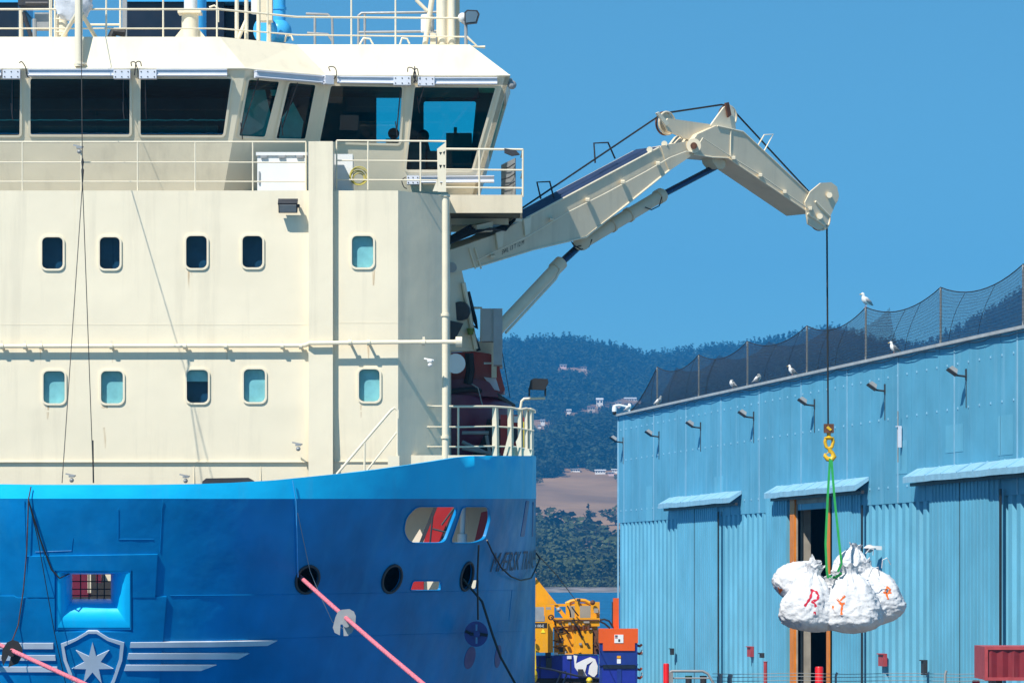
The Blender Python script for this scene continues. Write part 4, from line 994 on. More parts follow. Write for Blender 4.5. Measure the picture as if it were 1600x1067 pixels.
rz=thing('davit_frame','dark davit frame under the rescue boat behind the white bulwark railing','davit',P(750,712,86.5))
for a,b,c,d in ((722,700,790,712),(722,690,770,712),(760,680,766,712),(722,676,764,676)): obj('davit_bar',MB().ptube([(a,b),(c,d)],85.8,.04),M['grey'],rz)
obj('davit_base',MB().pbox(712,800,655,714,86.5,.3),M['black'],rz)
ls=thing('life_saving_locker','red and white locker behind the bulwark stanchions','locker',P(800,700,85.2))
obj('locker_body',MB().pbox(782,812,648,712,85.6,.4),M['red'],ls); obj('locker_panel',MB().pbox(803,811,650,660,85.5,.05),M['white'],ls); obj('locker_panel',MB().pbox(800,808,668,690,85.5,.05),M['navy'],ls)
yc=thing('gas_bottle','yellow gas bottle with a red cap behind the bulwark stanchions','gas bottle',P(820,700,84.9))
obj('bottle',MB().tube([P(820,705,85),P(820,662,85),P(820,657,85)],[.05,.05,.02],12),mat('yellow_bottle',(.8,.6,.02),.4),yc); obj('cap',MB().tube([P(820,658,85),P(820,652,85)],.045,10),M['red'],yc)
obj('horn_speaker',MB().cone(P(708,568,84.6),P(712,568,84.3),.08,.22,18),M['white'],ship)

# ------------------------------------------------------------------ mooring lines and rat guards
def sagline(a,b,n,sag): return [a.lerp(b,i/n)-Vector((0,0,sag*4*(i/n)*(1-i/n))) for i in range(n+1)]
def twist(pts,r,m,name,label,cat,loc):
    t=thing(name,label,cat,loc); obj('rope_strand',MB().tube(pts,r,10),m,t,smooth=80)
    h=[]; h2=[]; acc=0; 
    fine=[]
    for i in range(len(pts)-1):
        L_=(pts[i+1]-pts[i]).length; k=max(1,int(L_/.03)); fine+= [pts[i].lerp(pts[i+1],j/k) for j in range(k)]
    for s_ in range(3):
        q=[]
        for i,p in enumerate(fine):
            a=i*.42+s_*2.094; d=(fine[min(i+1,len(fine)-1)]-fine[max(0,i-1)]).normalized(); u=d.cross(Vector((0,0,1))).normalized(); v=u.cross(d); q.append(p+(u*math.cos(a)+v*math.sin(a))*r*.45)
        obj('rope_strand',MB().tube(q,r*.62,6,False),m,t,smooth=80)
    return t
A=hp(478,906,-.25); bol=Vector(((905-800)*60/F,60,2.35))
B_=P(700,1088,62)
twist(sagline(A,P(920,1272,58),40,.10),.042,M['ropepink'],'mooring_rope','pink mooring rope from the oval bow hole down past the grey rat guard','rope',P(920,1272,58))
A2=hp(-48,990,-.1); twist(sagline(A2,P(500,1233,60),40,.02),.042,M['ropepink'],'mooring_rope','pink mooring rope crossing the shield emblem past the black rat guard','rope',P(500,1233,60))
A3=hp(730,906,-.1); t=thing('mooring_rope','dark green mooring rope hanging below the name on the bow','rope',P(775,1100,78)); obj('rope_strand',MB().tube([A3,hp(736,935,.25),hp(745,985,.35),hp(754,1020,.4),hp(768,1070,.6),P(790,1150,75)],.026,8),M['ropedark'],t)
def on_line(px,A,B):  # point on a straight line seen at this column
    lo,hi=0,1
    for _ in range(40):
        m_=(lo+hi)/2
        if PX(A.lerp(B,m_))[0]<px: lo=m_
        else: hi=m_
    return A.lerp(B,lo)
def guard(px,py,rx,ry,m,label,poly,slots,Y):
    t=thing('rat_guard',label,'rat guard',P(px,py,Y)); mb=MB().sheet(poly,slots,lambda a,b:P(a,b,Y),lambda a,b:P(a,b,Y+.04)); obj('guard_disc',mb,m,t)
    obj('guard_hub',MB().cone(P(px,py,Y-.1),P(px,py,Y+.1),.07,.07,12),m,t); return t
g1=on_line(541,A,P(920,1272,58)).y
guard(541,974,18,22,M['grey'],'grey eight sided rat guard clamped on the pink rope',[(528,955),(534,952),(546,951),(553,955),(556,962),(555,978),(550,988),(543,993),(537,993),(536,975),(532,975),(531,992),(523,988),(520,980),(524,964)],[],g1)
g2=on_line(19,A2,P(500,1233,60)).y
guard(18,1020,17,22,M['black'],'black slotted rat guard clamped on the pink rope by the emblem',[(20,999),(29,1002),(35,1012),(35,1024),(28,1036),(13,1042),(18,1020),(14,1022),(5,1040),(2,1028),(4,1014),(11,1003)],[],g2)
rg=hp(745,990,.3).y-.9
t=guard(745,990,19,19,M['deepblue'],'round dark blue rat guard hanging on the dark rope',ell(744,990,18.5,20,0,28),[[(743,975),(746,975),(746,1005),(743,1005)]],rg)
obj('guard_clamp',MB().tube([P(727,985,rg-.03),P(736,990,rg-.03),P(750,990,rg-.03),P(762,992,rg-.03)],.03,8),M['black'],t)
obj('guard_cord',MB().tube([hp(744,850,.06),P(746,900,rg),P(747,968,rg)],.02,6),M['wire'],t)
t=thing('hanging_hose','dark hose looping from the bow opening below the ship name','hose',hp(755,842,.1))
obj('hose_loop',MB().tube([hp(754,842,.1),hp(762,860,.1),hp(775,885,.12),hp(790,899,.12),hp(805,905,.12),hp(820,902,.14),hp(829,890,.1),hp(833,872,.15),P(838,864,85.2)],.018,8),M['wire'],t)
obj('tie_cord',MB().tube([P(838,864,85.2),P(870,898,100),P(900,938,149)],.016,6),M['wire'],t)

# ------------------------------------------------------------------ warehouse
WS=1.15
WA=Vector((4.013,140,0))*WS; WB=Vector((12.133,91,0))*WS; wd=(WB-WA).normalized(); WN=Vector((wd.y,-wd.x,0)); 
if WN.x>0: WN=-WN
WPL=Plane(WA,WN); ZQ=1.3
WT=ZC+250*140*WS/F          # roof edge height
BACK=Vector((10,118,0))
wh=thing('warehouse','pale blue corrugated metal warehouse with sliding doors and netting on its roof edge','warehouse',(15,115,ZQ))
def wl(u,z,off=0.0): return WA+wd*u+WN*off+Vector((0,0,z))
def wuv(px,py,off=0.0): p=WPL(px,py,off); return (p-WA).dot(wd),p.z
M['wall']=mat('pale_blue_metal_sheet',(.105,.37,.54),.55,var=.12,vs=.5,streak=.42,ss=3.2,bump=.01,bs=1.2,scol=(.30,.58,.76))
M['wall2']=mat('pale_blue_corrugated_sheet',(.13,.42,.59),.55,var=.12,vs=.5,streak=.30,ss=2.6,scol=(.30,.58,.76))
M['roofcap']=mat('faded_canopy_sheet',(.26,.50,.66),.55,var=.12,vs=3,streak=.3,ss=5,scol=(.5,.55,.58))
UE=70.0
zc0=ZC+83*140*WS/F; zm=lambda u: zc0        # foot of the flat upper cladding
def strip(u0,u1,z0,z1,off,m,name,parent,th=.06,sub=1):
    mb=MB(); p=[wl(u0,z0,off),wl(u1,z0,off),wl(u1,z1,off),wl(u0,z1,off)]; mb.prism(p,-WN*th); return obj(name,mb,m,parent)
door_u=(wuv(1238,900)[0],wuv(1298,900)[0]); ztop=wuv(1265,782)[1]
up=MB().sheet([(-.0,zc0),(UE,zc0),(UE,WT),(0,WT)],[],lambda a,b:wl(a,b,.16),lambda a,b:wl(a,b,.02))
upo=obj('upper_cladding',up,M['wall'],wh)
# vertical lap joints
u=1.2; k=0
while u<UE:
    if k%4==0: obj('lap_joint',MB().prism([wl(u,zc0,.163),wl(u+.10,zc0,.163),wl(u+.10,WT,.163),wl(u,WT,.163)],WN*.012),M['roofcap'],upo)
    else: obj('lap_joint',MB().prism([wl(u,zc0,.163),wl(u+.03,zc0,.163),wl(u+.03,WT,.163),wl(u,WT,.163)],WN*.006),M['wall'],upo)
    u+=1.55; k+=1
# corrugated lower wall with an opening for the door
def corr(u0,u1,z0,z1,name,pitch=.79,d=.15):
    mb=MB(); us=[]; u=u0
    while u<u1-1e-6:
        for f,o in ((0,0),(.30,0),(.42,1),(.88,1),(1.0,0)):
            if u+f*pitch<=u1: us.append((u+f*pitch,o*d))
        u+=pitch
    us.append((u1,0)); out=[us[0]]
    for a in us[1:]:
        if a[0]-out[-1][0]>1e-4: out.append(a)
    for a,o in out: mb.v+= [wl(a,z0,o),wl(a,z1,o)]
    for i in range(len(out)-1): mb.f.append((2*i,2*i+2,2*i+3,2*i+1))
    return obj(name,mb,M['wall2'],wh,smooth=20)
corr(0,door_u[0],ZQ,zc0+.3,'corrugated_wall'); corr(door_u[1]+1.2,UE,ZQ,zc0+.3,'corrugated_wall'); 
obj('wall_lintel',MB().prism([wl(door_u[0]-.5,ztop,-.3),wl(door_u[1]+1.6,ztop,-.3),wl(door_u[1]+1.6,zc0+.6,-.3),wl(door_u[0]-.5,zc0+.6,-.3)],-WN*.05),M['wall2'],wh)
# rows of fixings and repair patches
for zz in (zc0+.5,zc0+2.6,WT-.6):
    fx=MB(); u=.6
    while u<UE: fx.box(wl(u,zz,.17),(.03,.06,.06)); u+=1.1
    obj('fixing_row',fx,M['roofcap'],upo,smooth=0)['kind']='stuff'
for px_,py_,w_,h_ in ((1116,745,1.6,1.3),(1400,690,1.3,1.0),(1478,665,1.8,.8),(1010,760,1.2,1.4),(1560,650,1.4,1.1)):
    u,z=wuv(px_,py_,.16); obj('repair_patch',MB().prism([wl(u,z-h_,.163),wl(u+w_,z-h_,.163),wl(u+w_,z,.163),wl(u,z,.163)],WN*.006),M['wall2'],upo)
# rest of the building's shell
D=34.0; sh=MB()
c1=wl(0,0); c2=wl(UE,0); c3=wl(UE,0,-D); c4=wl(0,0,-D)
def V2(c,z): return Vector((c.x,c.y,z))
for a,b in ((c1,c4),(c4,c3),(c3,c2)): sh.add([V2(a,ZQ),V2(b,ZQ),V2(b,WT),V2(a,WT)],[(0,1,2,3)])
sh.add([V2(c,WT-.02) for c in (c1,c2,c3,c4)],[(0,1,2,3)])
obj('building_shell',sh,M['wall'],wh)
obj('roof_gutter',MB().beam(wl(-.1,WT+.03,.22),wl(UE,WT+.03,.22),.14,.09),mat('grey_gutter',(.42,.43,.43),.5,var=.15,vs=2),wh)
obj('corner_flashing',MB().beam(wl(0,ZQ,.17),wl(0,WT,.17),.12,.05,up=WN),M['roofcap'],wh)
# sliding doors, each of tall flat leaves with narrow ribs, and their canopies
def leaf(px0,px1,py,off,name='sliding_door'):
    u0=wuv(px0,900,off)[0]; u1=wuv(px1,900,off)[0]; z1=wuv((px0+px1)/2,py)[1]
    mb=MB(); mb.prism([wl(u0,ZQ+.05,off),wl(u1,ZQ+.05,off),wl(u1,z1,off),wl(u0,z1,off)],-WN*(off-.02)); o=obj(name,mb,M['wall2'],wh)
    n=max(2,int((u1-u0)/.33))
    mb=MB()
    for i in range(1,n):
        u=u0+(u1-u0)*i/n; mb.prism([wl(u,ZQ+.06,off),wl(u+.06,ZQ+.06,off),wl(u+.06,z1-.02,off),wl(u,z1-.02,off)],WN*.02)
    obj('door_ribs',mb,M['wall2'],o,smooth=0); return o
for a in ((1058,1084,778,.42),(1085,1120,778,.42),(1196,1229,770,.42),(1300,1330,766,.42),(1331,1344,768,.36),(1452,1498,742,.42),(1499,1544,740,.42),(1545,1560,740,.36)): leaf(*a[:3],.25 if a[3]>.4 else .21)
def canopy(px0,px1,py,label):
    u0,z=wuv(px0,py,.55); u1=wuv(px1,py,.45)[0]
    n=max(6,int((u1-u0)/.8)); o=None; mb=MB()
    prof=[(.17,.42),(.62,.16),(.62,-.02),(.17,.30)]
    mb2=MB(); vs=[]
    for i in range(n+1):
        u=u0+(u1-u0)*i/n; w_=.02*noise.noise(Vector((u*2,px0,0)))
        for o_,dz in prof: vs.append(wl(u,z+dz+w_*2,o_+w_))
    fs=[]
    for i in range(n):
        for k in range(4): a=i*4+k; b=i*4+(k+1)%4; fs.append((a,b,b+4,a+4))
    fs+= [(0,1,2,3),(n*4+3,n*4+2,n*4+1,n*4)]
    mb2.add(vs,fs); o=obj('door_canopy',mb2,M['roofcap'],wh,smooth=8)
    for i in range(1,n):
        if i%2: 
            u=u0+(u1-u0)*i/n; obj('canopy_seam',MB().beam(wl(u,z+.43,.17),wl(u,z+.17,.63),.04,.03),M['roofcap'],o)
    obj('door_track',MB().beam(wl(u0,z-.06,.36),wl(u1,z-.06,.36),.08,.1),M['dark'],o)
for px_,py_ in ((1121,800),(1345,790),(1561,765),(1084.5,790),(1499,750)):
    u=wuv(px_,900,.0)[0]; z=wuv(px_,py_)[1]; d_=.30 if px_ in (1121,1345,1561) else .262; wdt=.16 if d_>.28 else .03
    u=wuv(px_,900,d_)[0]; obj('door_gap_shade',MB().prism([wl(u,ZQ,d_),wl(u+wdt,ZQ,d_),wl(u+wdt,z,d_),wl(u,z,d_)],-WN*.03),M['black'],wh)  # black strips stand in for the shadow gaps beside the leaves
canopy(1031,1147,794,''); canopy(1197,1344,778,''); canopy(1414,1640,754,'')
# open doorway: orange jambs, concrete column, dark hall
def jamb(px0,px1,off,m,name,py=778,dep=.3):
    u0=wuv(px0,900,off)[0]; u1=wuv(px1,900,off)[0]; obj(name,MB().prism([wl(u0,ZQ,off),wl(u1,ZQ,off),wl(u1,wuv(px0,py)[1],off),wl(u0,wuv(px0,py)[1],off)],-WN*dep),m,wh)
M['jamb']=mat('orange_door_edge',(.72,.22,.02),.5,var=.12,vs=3,rust=.3)
M['conc']=mat('weathered_concrete',(.36,.33,.28),.85,var=.2,vs=3,streak=.4,ss=4)
jamb(1234,1241,.27,M['jamb'],'door_edge',dep=.12); jamb(1243,1245,.20,M['conc'],'door_post',dep=.04); jamb(1291,1296,.26,M['jamb'],'door_edge',dep=.03)
jamb(1251,1256,-.10,M['conc'],'door_column',dep=.24)
uu=(wuv(1240,800,.2)[0],wuv(1294,800,.2)[0]); obj('door_header',MB().prism([wl(uu[0],ztop-.10,.2),wl(uu[1],ztop-.10,.2),wl(uu[1],ztop+.55,.2),wl(uu[0],ztop+.55,.2)],-WN*.2),M['conc'],wh)
# small dark and red boxes on the wall
def wbox(px,py,w_,h,m,label,cat,name,off=.16,dep=.12,group=None):
    u,z=wuv(px,py); t=thing(name,label,cat,wl(u,z,off),group)
    mb=MB(); mb.prism([wl(u-w_/2,z-h/2,off),wl(u+w_/2,z-h/2,off),wl(u+w_/2,z+h/2,off),wl(u-w_/2,z+h/2,off)],WN*dep); obj('box_body',mb,m,t)
    mb=MB().prism([wl(u-w_/2,z+h/2,off),wl(u+w_/2,z+h/2,off),wl(u+w_/2,z+h/2+.03,off),wl(u-w_/2,z+h/2+.03,off)],WN*(dep+.05)); obj('box_lid',mb,m,t)
    return t
M['alarm']=mat('faded_red_box',(.42,.06,.07),.5,var=.15,vs=6)
wbox(1182,1018,.55,.34,M['alarm'],'small faded red box low on the wall between the first two doors','alarm box','alarm_box')
wbox(1390,1031,.62,.36,M['alarm'],'small faded red box low on the wall right of the open doorway','alarm box','alarm_box')
wbox(1063,1018,.25,.22,M['dark'],'tiny dark handle box low on the first pair of sliding doors','handle box','handle_box',off=.27)
wbox(1205,1024,.25,.14,M['dark'],'tiny dark handle box low on the door left of the open doorway','handle box','handle_box',off=.27)
wbox(1461,1043,.3,.42,M['dark'],'tiny dark handle box low on the large right sliding door','handle box','handle_box',off=.27)
t=wbox(1418,683,.12,.62,M['lavender'],'slim white panel antenna high on the wall between two floodlights','antenna','panel_antenna',off=.2,dep=.11)
u,z=wuv(1418,655); obj('mast_rod',MB().tube([wl(u,z+.25,.3),wl(u,z-1.3,.3)],.02,6),M['grey'],t)
# floodlights along the wall
FLG='floodlights along the warehouse wall'
def wlamp(px,py,label):
    p=WPL(px,py,.16); t=thing('wall_floodlight',label,'floodlight',p,FLG)
    b=p+Vector((0,0,0)); c=p+WN*.42+Vector((0,-.1,.09))
    obj('bracket_arm',MB().tube([b+Vector((0,0,-.06)),b+WN*.35+Vector((0,0,-.02)),c],.03,8),M['dark'],t)
    obj('wall_plate',MB().beam(b-Vector((0,0,.16)),b+Vector((0,0,.16)),.12,.05,up=WN),M['dark'],t)
    Mx=Matrix.Rotation(R(28),3,'Y'); h=MB(); 
    a=[Vector(q)*.6 for q in ((-.24,-.2,-.05),(.24,-.2,-.05),(.24,.2,-.05),(-.24,.2,-.05),(-.16,-.14,.17),(.16,-.14,.17),(.16,.14,.17),(-.16,.14,.17))]
    Mr=Matrix.Rotation(R(35),3,'Y')@Matrix.Rotation(R(-12),3,'X')
    h.hexa([c+Mr@q for q in a]); obj('lamp_head',h,M['grey'],t)
    obj('lamp_visor',MB().hexa([c+Mr@(Vector(q)*.6) for q in ((-.27,-.23,-.09),(.27,-.23,-.09),(.27,.23,-.09),(-.27,.23,-.09),(-.27,-.23,-.05),(.27,-.23,-.05),(.27,.23,-.05),(-.27,.23,-.05))]),M['dark'],t)
    obj('conduit',MB().tube([b-Vector((0,0,.1)),b-Vector((0,0,.95))],.022,6),M['dark'],t)
for a in ((1030,680,'lowest grey wall floodlight, next to the warehouse corner'),(1095,666,'second grey wall floodlight from the warehouse corner'),(1178,650,'third grey wall floodlight, above the gap between canopies'),
          (1273,631,'white framed wall floodlight just left of the hoist wire'),(1383,608,'grey wall floodlight between hoist wire and white panel antenna'),(1510,585,'largest grey wall floodlight, above the rightmost canopy')): wlamp(*a)
wlamp(974,689,'grey floodlight hanging off the corner edge of the warehouse')
# dome cameras
t=thing('dome_camera','white dome camera on a gooseneck at the warehouse roof corner','camera',P(984,650,160.8))
obj('gooseneck',MB().tube([P(983,650,160.8),P(983,640,160.8),P(979,635,160.8),P(968,633,160.8),P(960,634,160.8)],.045,10),M['white'],t)
obj('camera_shroud',MB().tube([P(960,633,160.8),P(960,638,160.8),P(960,643,160.8)],[.06,.10,.10],14),M['white'],t); obj('camera_dome',MB().ball(P(960,645,160.8),.085,12,8),M['black'],t)
p=wuv(1384,856); t=thing('dome_camera','white dome camera on a wall arm right of the slung bags','camera',wl(p[0],p[1],.16))
obj('wall_arm',MB().beam(wl(p[0],p[1],.14),wl(p[0],p[1]+.02,.52),.12,.12),M['white'],t); obj('camera_hood',MB().cone(wl(p[0],p[1]+.0,.52),wl(p[0],p[1]+.09,.52),.2,.08,18),M['white'],t); obj('camera_dome',MB().ball(wl(p[0],p[1]-.01,.52),.13,14,8),M['grey'],t)
# bird net on poles along the roof edge
net=thing('bird_net','dark bird net hung on thin poles along the warehouse roof edge','netting',wl(10,WT,0))
poles=[(1027,636,574),(1092,626,555),(1168,608,534),(1261,588,510),(1353,564,481),(1470,537,450),(1599,512,414),(1790,470,356)]
def onroof(px,py): p=WPL(px,py,.1); return p
NP=[]
M['pole']=mat('galvanised_pole',(.40,.38,.36),.5,metal=.3,var=.1)
for x,yb,yt in poles:
    b=onroof(x,yb); b=Vector((b.x,b.y,WT)); tz_=ZC+(YH-yt)*b.y/F; NP.append((b,tz_))
    obj('net_pole',MB().tube([b,Vector((b.x,b.y,tz_))],.035,8),M['pole'],net)
st_=onroof(985,648); NP=[(Vector((st_.x,st_.y,WT)),WT+.05)]+NP
mn=bpy.data.materials.new('fine_bird_netting'); mn.use_nodes=True; T=mn.node_tree; N=T.nodes; L=T.links; bs=N['Principled BSDF']; bs.inputs['Base Color'].default_value=(.05,.045,.045,1); bs.inputs['Roughness'].default_value=.9; bs.inputs['Specular IOR Level'].default_value=.1
geo=N.new('ShaderNodeNewGeometry'); sx=N.new('ShaderNodeSeparateXYZ'); L.new(geo.outputs['Position'],sx.inputs[0])
def mth(op,a,b=None):
    n=N.new('ShaderNodeMath'); n.operation=op
    for i,v in ((0,a),(1,b)):
        if v is None: continue
        if isinstance(v,(int,float)): n.inputs[i].default_value=v
        else: L.new(v,n.inputs[i])
    return n.outputs[0]
# knotted mesh: diagonal threads 10 mm wide every 60 mm
d1=mth('ADD',sx.outputs[1],sx.outputs[2]); d2=mth('SUBTRACT',sx.outputs[1],sx.outputs[2])
f1=mth('LESS_THAN',mth('FRACT',mth('MULTIPLY',d1,14.0)),.21); f2=mth('LESS_THAN',mth('FRACT',mth('MULTIPLY',d2,14.0)),.21)
al=mth('MAXIMUM',f1,f2); L.new(al,bs.inputs['Alpha'])
M['thread']=mat('net_cord',(.02,.02,.025),.8,var=0)
def netpt(i,t,v,off=0):   # v 0 at the roof edge, 1 at the head cord
    a,ta=NP[i]; b,tb=NP[i+1]; p=a.lerp(b,t); top_=ta+(tb-ta)*t-(tb-WT)*.30*4*t*(1-t)*(.75 if i else .3)
    z=WT+.02+(top_-WT)*v
    p=p+WN*(off+.10*math.sin(v*3.1)); p.z=z; return p
for i in range(len(NP)-1):
    for off in (0,-1.3):
        mb=MB(); nn=12; mm_=6
        for a in range(nn+1):
            for b in range(mm_+1): mb.v.append(netpt(i,a/nn,b/mm_,off if off==0 else off*(1-.4*b/mm_)))
        for a in range(nn):
            for b in range(mm_): k=a*(mm_+1)+b; mb.f.append((k,k+mm_+1,k+mm_+2,k+1))
        if off==0 or i<5: obj('net_panel',mb,mn,net)
    obj('head_cord',MB().tube([netpt(i,k/12,1) for k in range(13)],.016,5),M['thread'],net)
    L_=(NP[i+1][0]-NP[i][0]).length
    for k in range(1,16):
        v=k/16; obj('net_cord',MB().tube([netpt(i,t/10,v)+Vector((0,0,.015*math.sin(t*1.9+k))) for t in range(11)],.0035,4,False),M['thread'],net)
    for k in range(2):
        t0=rnd.uniform(.05,.8); obj('gather_cord',MB().tube([netpt(i,min(1,t0+ (1-v/6)*-.0+v/6*.22),v/6) for v in range(7)],.007,4,False),M['thread'],net)
    obj('lower_cord',MB().tube([netpt(i,k/10,0)+WN*.16+Vector((0,0,-.06-.09*abs(math.sin(k*.9+i)))) for k in range(11)],.012,5,False),M['thread'],net)

# ------------------------------------------------------------------ gulls
M['gullw']=mat('white_feathers',(.80,.80,.78),.8,var=.04); M['gullg']=mat('grey_feathers',(.30,.31,.33),.8,var=.1); M['beak']=mat('yellow_beak',(.75,.45,.05),.5); M['gullleg']=mat('pink_leg',(.55,.3,.25),.6)
GG='gulls resting on the warehouse roof'
def gull(p,face,label,tuck=False,s=1.0,hunch=False):
    t=thing('gull',label,'gull',p,GG)
    X=Vector((math.cos(R(face)),math.sin(R(face)),0)); Y_=Vector((-X.y,X.x,0)); Z_=Vector((0,0,1))
    def q(x,y,z): return p+(X*x+Y_*y+Z_*z)*s
    # body, neck and head grown as one loft along the spine
    sp=[(-.20,.10,.012),(-.15,.125,.04),(-.08,.165,.08),(0,.215,.105),(.06,.27,.095),(.085,.32,.062),(.09,.36,.046),(.10,.40,.052),(.125,.415,.046),(.155,.405,.022)] if not tuck else [(-.20,.11,.012),(-.15,.135,.04),(-.08,.175,.085),(0,.225,.112),(.05,.28,.10),(.06,.33,.075),(.045,.36,.06),(.01,.375,.045),(-.02,.37,.02)]
    obj('gull_body',MB().tube([q(a,0,b) for a,b,_ in sp],[r*s for *_,r in sp],14),M['gullw'],t,smooth=80)
    for sy in (-1,1):
        obj('wing',MB().tube([q(.06,sy*.075,.27),q(0,sy*.10,.225),q(-.10,sy*.075,.165),q(-.18,sy*.035,.115),q(-.25,sy*.01,.075)],[.02*s,.055*s,.05*s,.03*s,.006*s],10),M['gullg'],t,smooth=80)
        obj('leg',MB().tube([q(0,sy*.035,.12),q(.01,sy*.035,.06),q(.0,sy*.035,0),q(.05,sy*.035,0)],.008*s,6),M['gullleg'],t)
    if not tuck: obj('beak',MB().tube([q(.165,0,.403),q(.20,0,.398),q(.215,0,.385)],[.014*s,.012*s,.004*s],8),M['beak'],t)
def gr(px,face,label,tuck=False,s=.88,z=None):
    b=WPL(px,(636),.12)
    # stands on the gutter below this column
    lo=b; p=Vector((lo.x,lo.y,WT+.075)); gull(p,face,label,tuck,s)
gr(1029,20,'gull leaning right on the gutter near the lowest net pole'); gr(1145,150,'gull with tucked head on the gutter between second and third net poles',True)
gr(1184,0,'gull with lowered head on the gutter right of the third net pole',True); gr(1238,178,'gull looking left on the gutter, just left of the fourth net pole')
gr(1397,185,'tall white gull on the gutter right of the hoist wire'); gr(974+8,0,'gull partly hidden behind the gooseneck camera at the roof corner',True)
a,tz_=NP[5]; gull(Vector((a.x,a.y,tz_)),205,'gull perched on top of a net pole above all the others',False,1.05)

# ------------------------------------------------------------------ quay, water
def grd(name,pts,z,m,**k):
    mb=MB(); mb.prism([Vector((x,y,z)) for x,y in pts],(0,0,-1.2 if name=='quay' else -.01)); return obj(name,mb,m,kind='structure',**k)
M['asph']=mat('quay_concrete',(.20,.19,.18),.9,var=.2,vs=.5,fine=.01)
grd('quay',[(.85,62),(.85,168),(3,170),(60,170),(60,0),(-40,0),(-40,62)],ZQ,M['asph'])
wm=mat('harbour_water',(.004,.11,.26),.35,var=.3,vs=.05,spec=.15); 
b_=wm.node_tree.nodes['Principled BSDF']; nn=wm.node_tree.nodes; g_=nn.new('ShaderNodeNewGeometry'); mp=nn.new('ShaderNodeMapping'); mp.inputs['Scale'].default_value=(1,.5,1); nz=nn.new('ShaderNodeTexNoise'); nz.inputs['Scale'].default_value=.9; nz.inputs['Detail'].default_value=6
bp_=nn.new('ShaderNodeBump'); bp_.inputs['Distance'].default_value=.5; bp_.inputs['Strength'].default_value=.9
lk=wm.node_tree.links; lk.new(g_.outputs['Position'],mp.inputs[0]); lk.new(mp.outputs[0],nz.inputs[0]); lk.new(nz.outputs[0],bp_.inputs['Height']); lk.new(bp_.outputs[0],b_.inputs['Normal'])
mb=MB().add([(-900,-200,0),(1500,-200,0),(1500,1500,0),(-900,1500,0)],[(0,1,2,3)]); obj('water',mb,wm,kind='structure')

# ------------------------------------------------------------------ machines at the quay's far end
EY=150.0
ex=thing('vibrating_hammer_unit','yellow scuffed machine with open top frame behind the ship bow','machine',P(880,1030,EY))
def eb(x0,x1,y0,y1,d0,dep,m,name,parent=ex): return obj(name,MB().pbox(x0,x1,y0,y1,EY+d0,dep),M[m],parent)
obj('boom_plate',MB().prism([P(826,895,EY+1.2),P(834,898,EY+1.2),P(870,943,EY+1.2),P(826,946,EY+1.2)],(0,.3,0)),M['yellow'],ex)
obj('boom_tip',MB().tube([P(830,899,EY+1),P(837,893,EY+1)],.04,8),M['yellow'],ex)
for a in ((833,851,944,962,.6),(851,866,944,980,.5),(884,890,941,968,.2),(898,906,938,968,.1),(923,937,940,968,.2),(866,886,943,947,.3),(890,930,942,946,.3)): eb(*a[:4],a[4],.4,'yellow','frame_member')
obj('frame_member',MB().prism([P(866,945,EY+.3),P(872,945,EY+.3),P(890,968,EY+.3),P(882,968,EY+.3)],(0,.2,0)),M['yellow'],ex)
obj('frame_member',MB().tube([P(884,943,EY+.3),P(892,939,EY+.3),P(902,937,EY+.3),P(914,938,EY+.3),P(924,943,EY+.3)],.07,8),M['yellow'],ex)
eb(884,935,946,968,1.6,.2,'warm','back_plate'); eb(866,937,965,978,0,1.2,'yellow','main_body'); eb(866,934,978,1022,.15,1.2,'yellow','main_body')
eb(896,926,985,1021,.02,.3,'yellow','access_panel'); eb(926,937,984,1022,.1,.4,'rustmetal','scraped_edge')
for y in (984,1000,1014): eb(874,880,y-4,y+4,.12,.05,'dark','port_recess'); 
for y in (980,1000,1010): obj('feed_pipe',MB().tube([P(864,y,EY),P(872,y+2,EY),P(882,y-1,EY)],.025,6),M['rustmetal'],ex)
for x in (896,904,912,920): obj('hose_fitting',MB().tube([P(x,976,EY-.05),P(x,983,EY-.05)],.05,8),M['rustmetal'],ex)
obj('top_pulley',MB().ball(P(926,941,EY),.1,10,8),M['rustmetal'],ex); obj('top_pulley',MB().cone(P(904,935,EY),P(904,939,EY),.08,.08,10),M['dark'],ex)
obj('work_lamp',MB().ball(P(873,952,EY-.1),.09,10,8),M['grey'],ex); obj('hose_knot',MB().torus(P(861,964,EY-.1),(0,1,.3),.09,.03),M['rustmetal'],ex)
ep=thing('power_pack','yellow power pack with a grey grille and warning triangle at the hull edge','power pack',P(845,1020,EY-1))
eb(820,850,948,970,-.8,.6,'grey','grille_panel',ep); eb(820,856,971,1019,-.9,1.0,'yellow','pack_cabinet',ep)
eb(851,864,974,1019,-.5,.5,'yellow','side_panel',ep)
vs,fs=text_polys('EP 1100-E'); mb=MB(); mb.add([P(826+v.x*5.6,979-v.y*5.5,EY-.91) for v in vs],fs); 
eb(828,855,972.5,981,-.903,.002,'black','name_plate',ep); mb=MB(); mb.add([P(829+v.x*5.1,979.3-v.y*6,EY-.915) for v in vs],fs); obj('lettering',mb,M['white'],ep,smooth=0)
obj('warning_triangle',MB().prism([P(845,988,EY-.91),P(852,988,EY-.91),P(848.5,981.5,EY-.91)],(0,-.01,0)),mat('sign_yellow',(.9,.75,.03),.5),ep)
obj('beacon',MB().ball(P(834,999,EY-1.1),.08,10,8),M['orange'],ep); obj('guard_bar',MB().tube([P(832,1006,EY-1.1),P(836,1007,EY-1.1),P(837,1045,EY-1.1)],.03,8),mat('guard_yellow',(.9,.6,.02),.5),ep)
r2=random.Random(3)
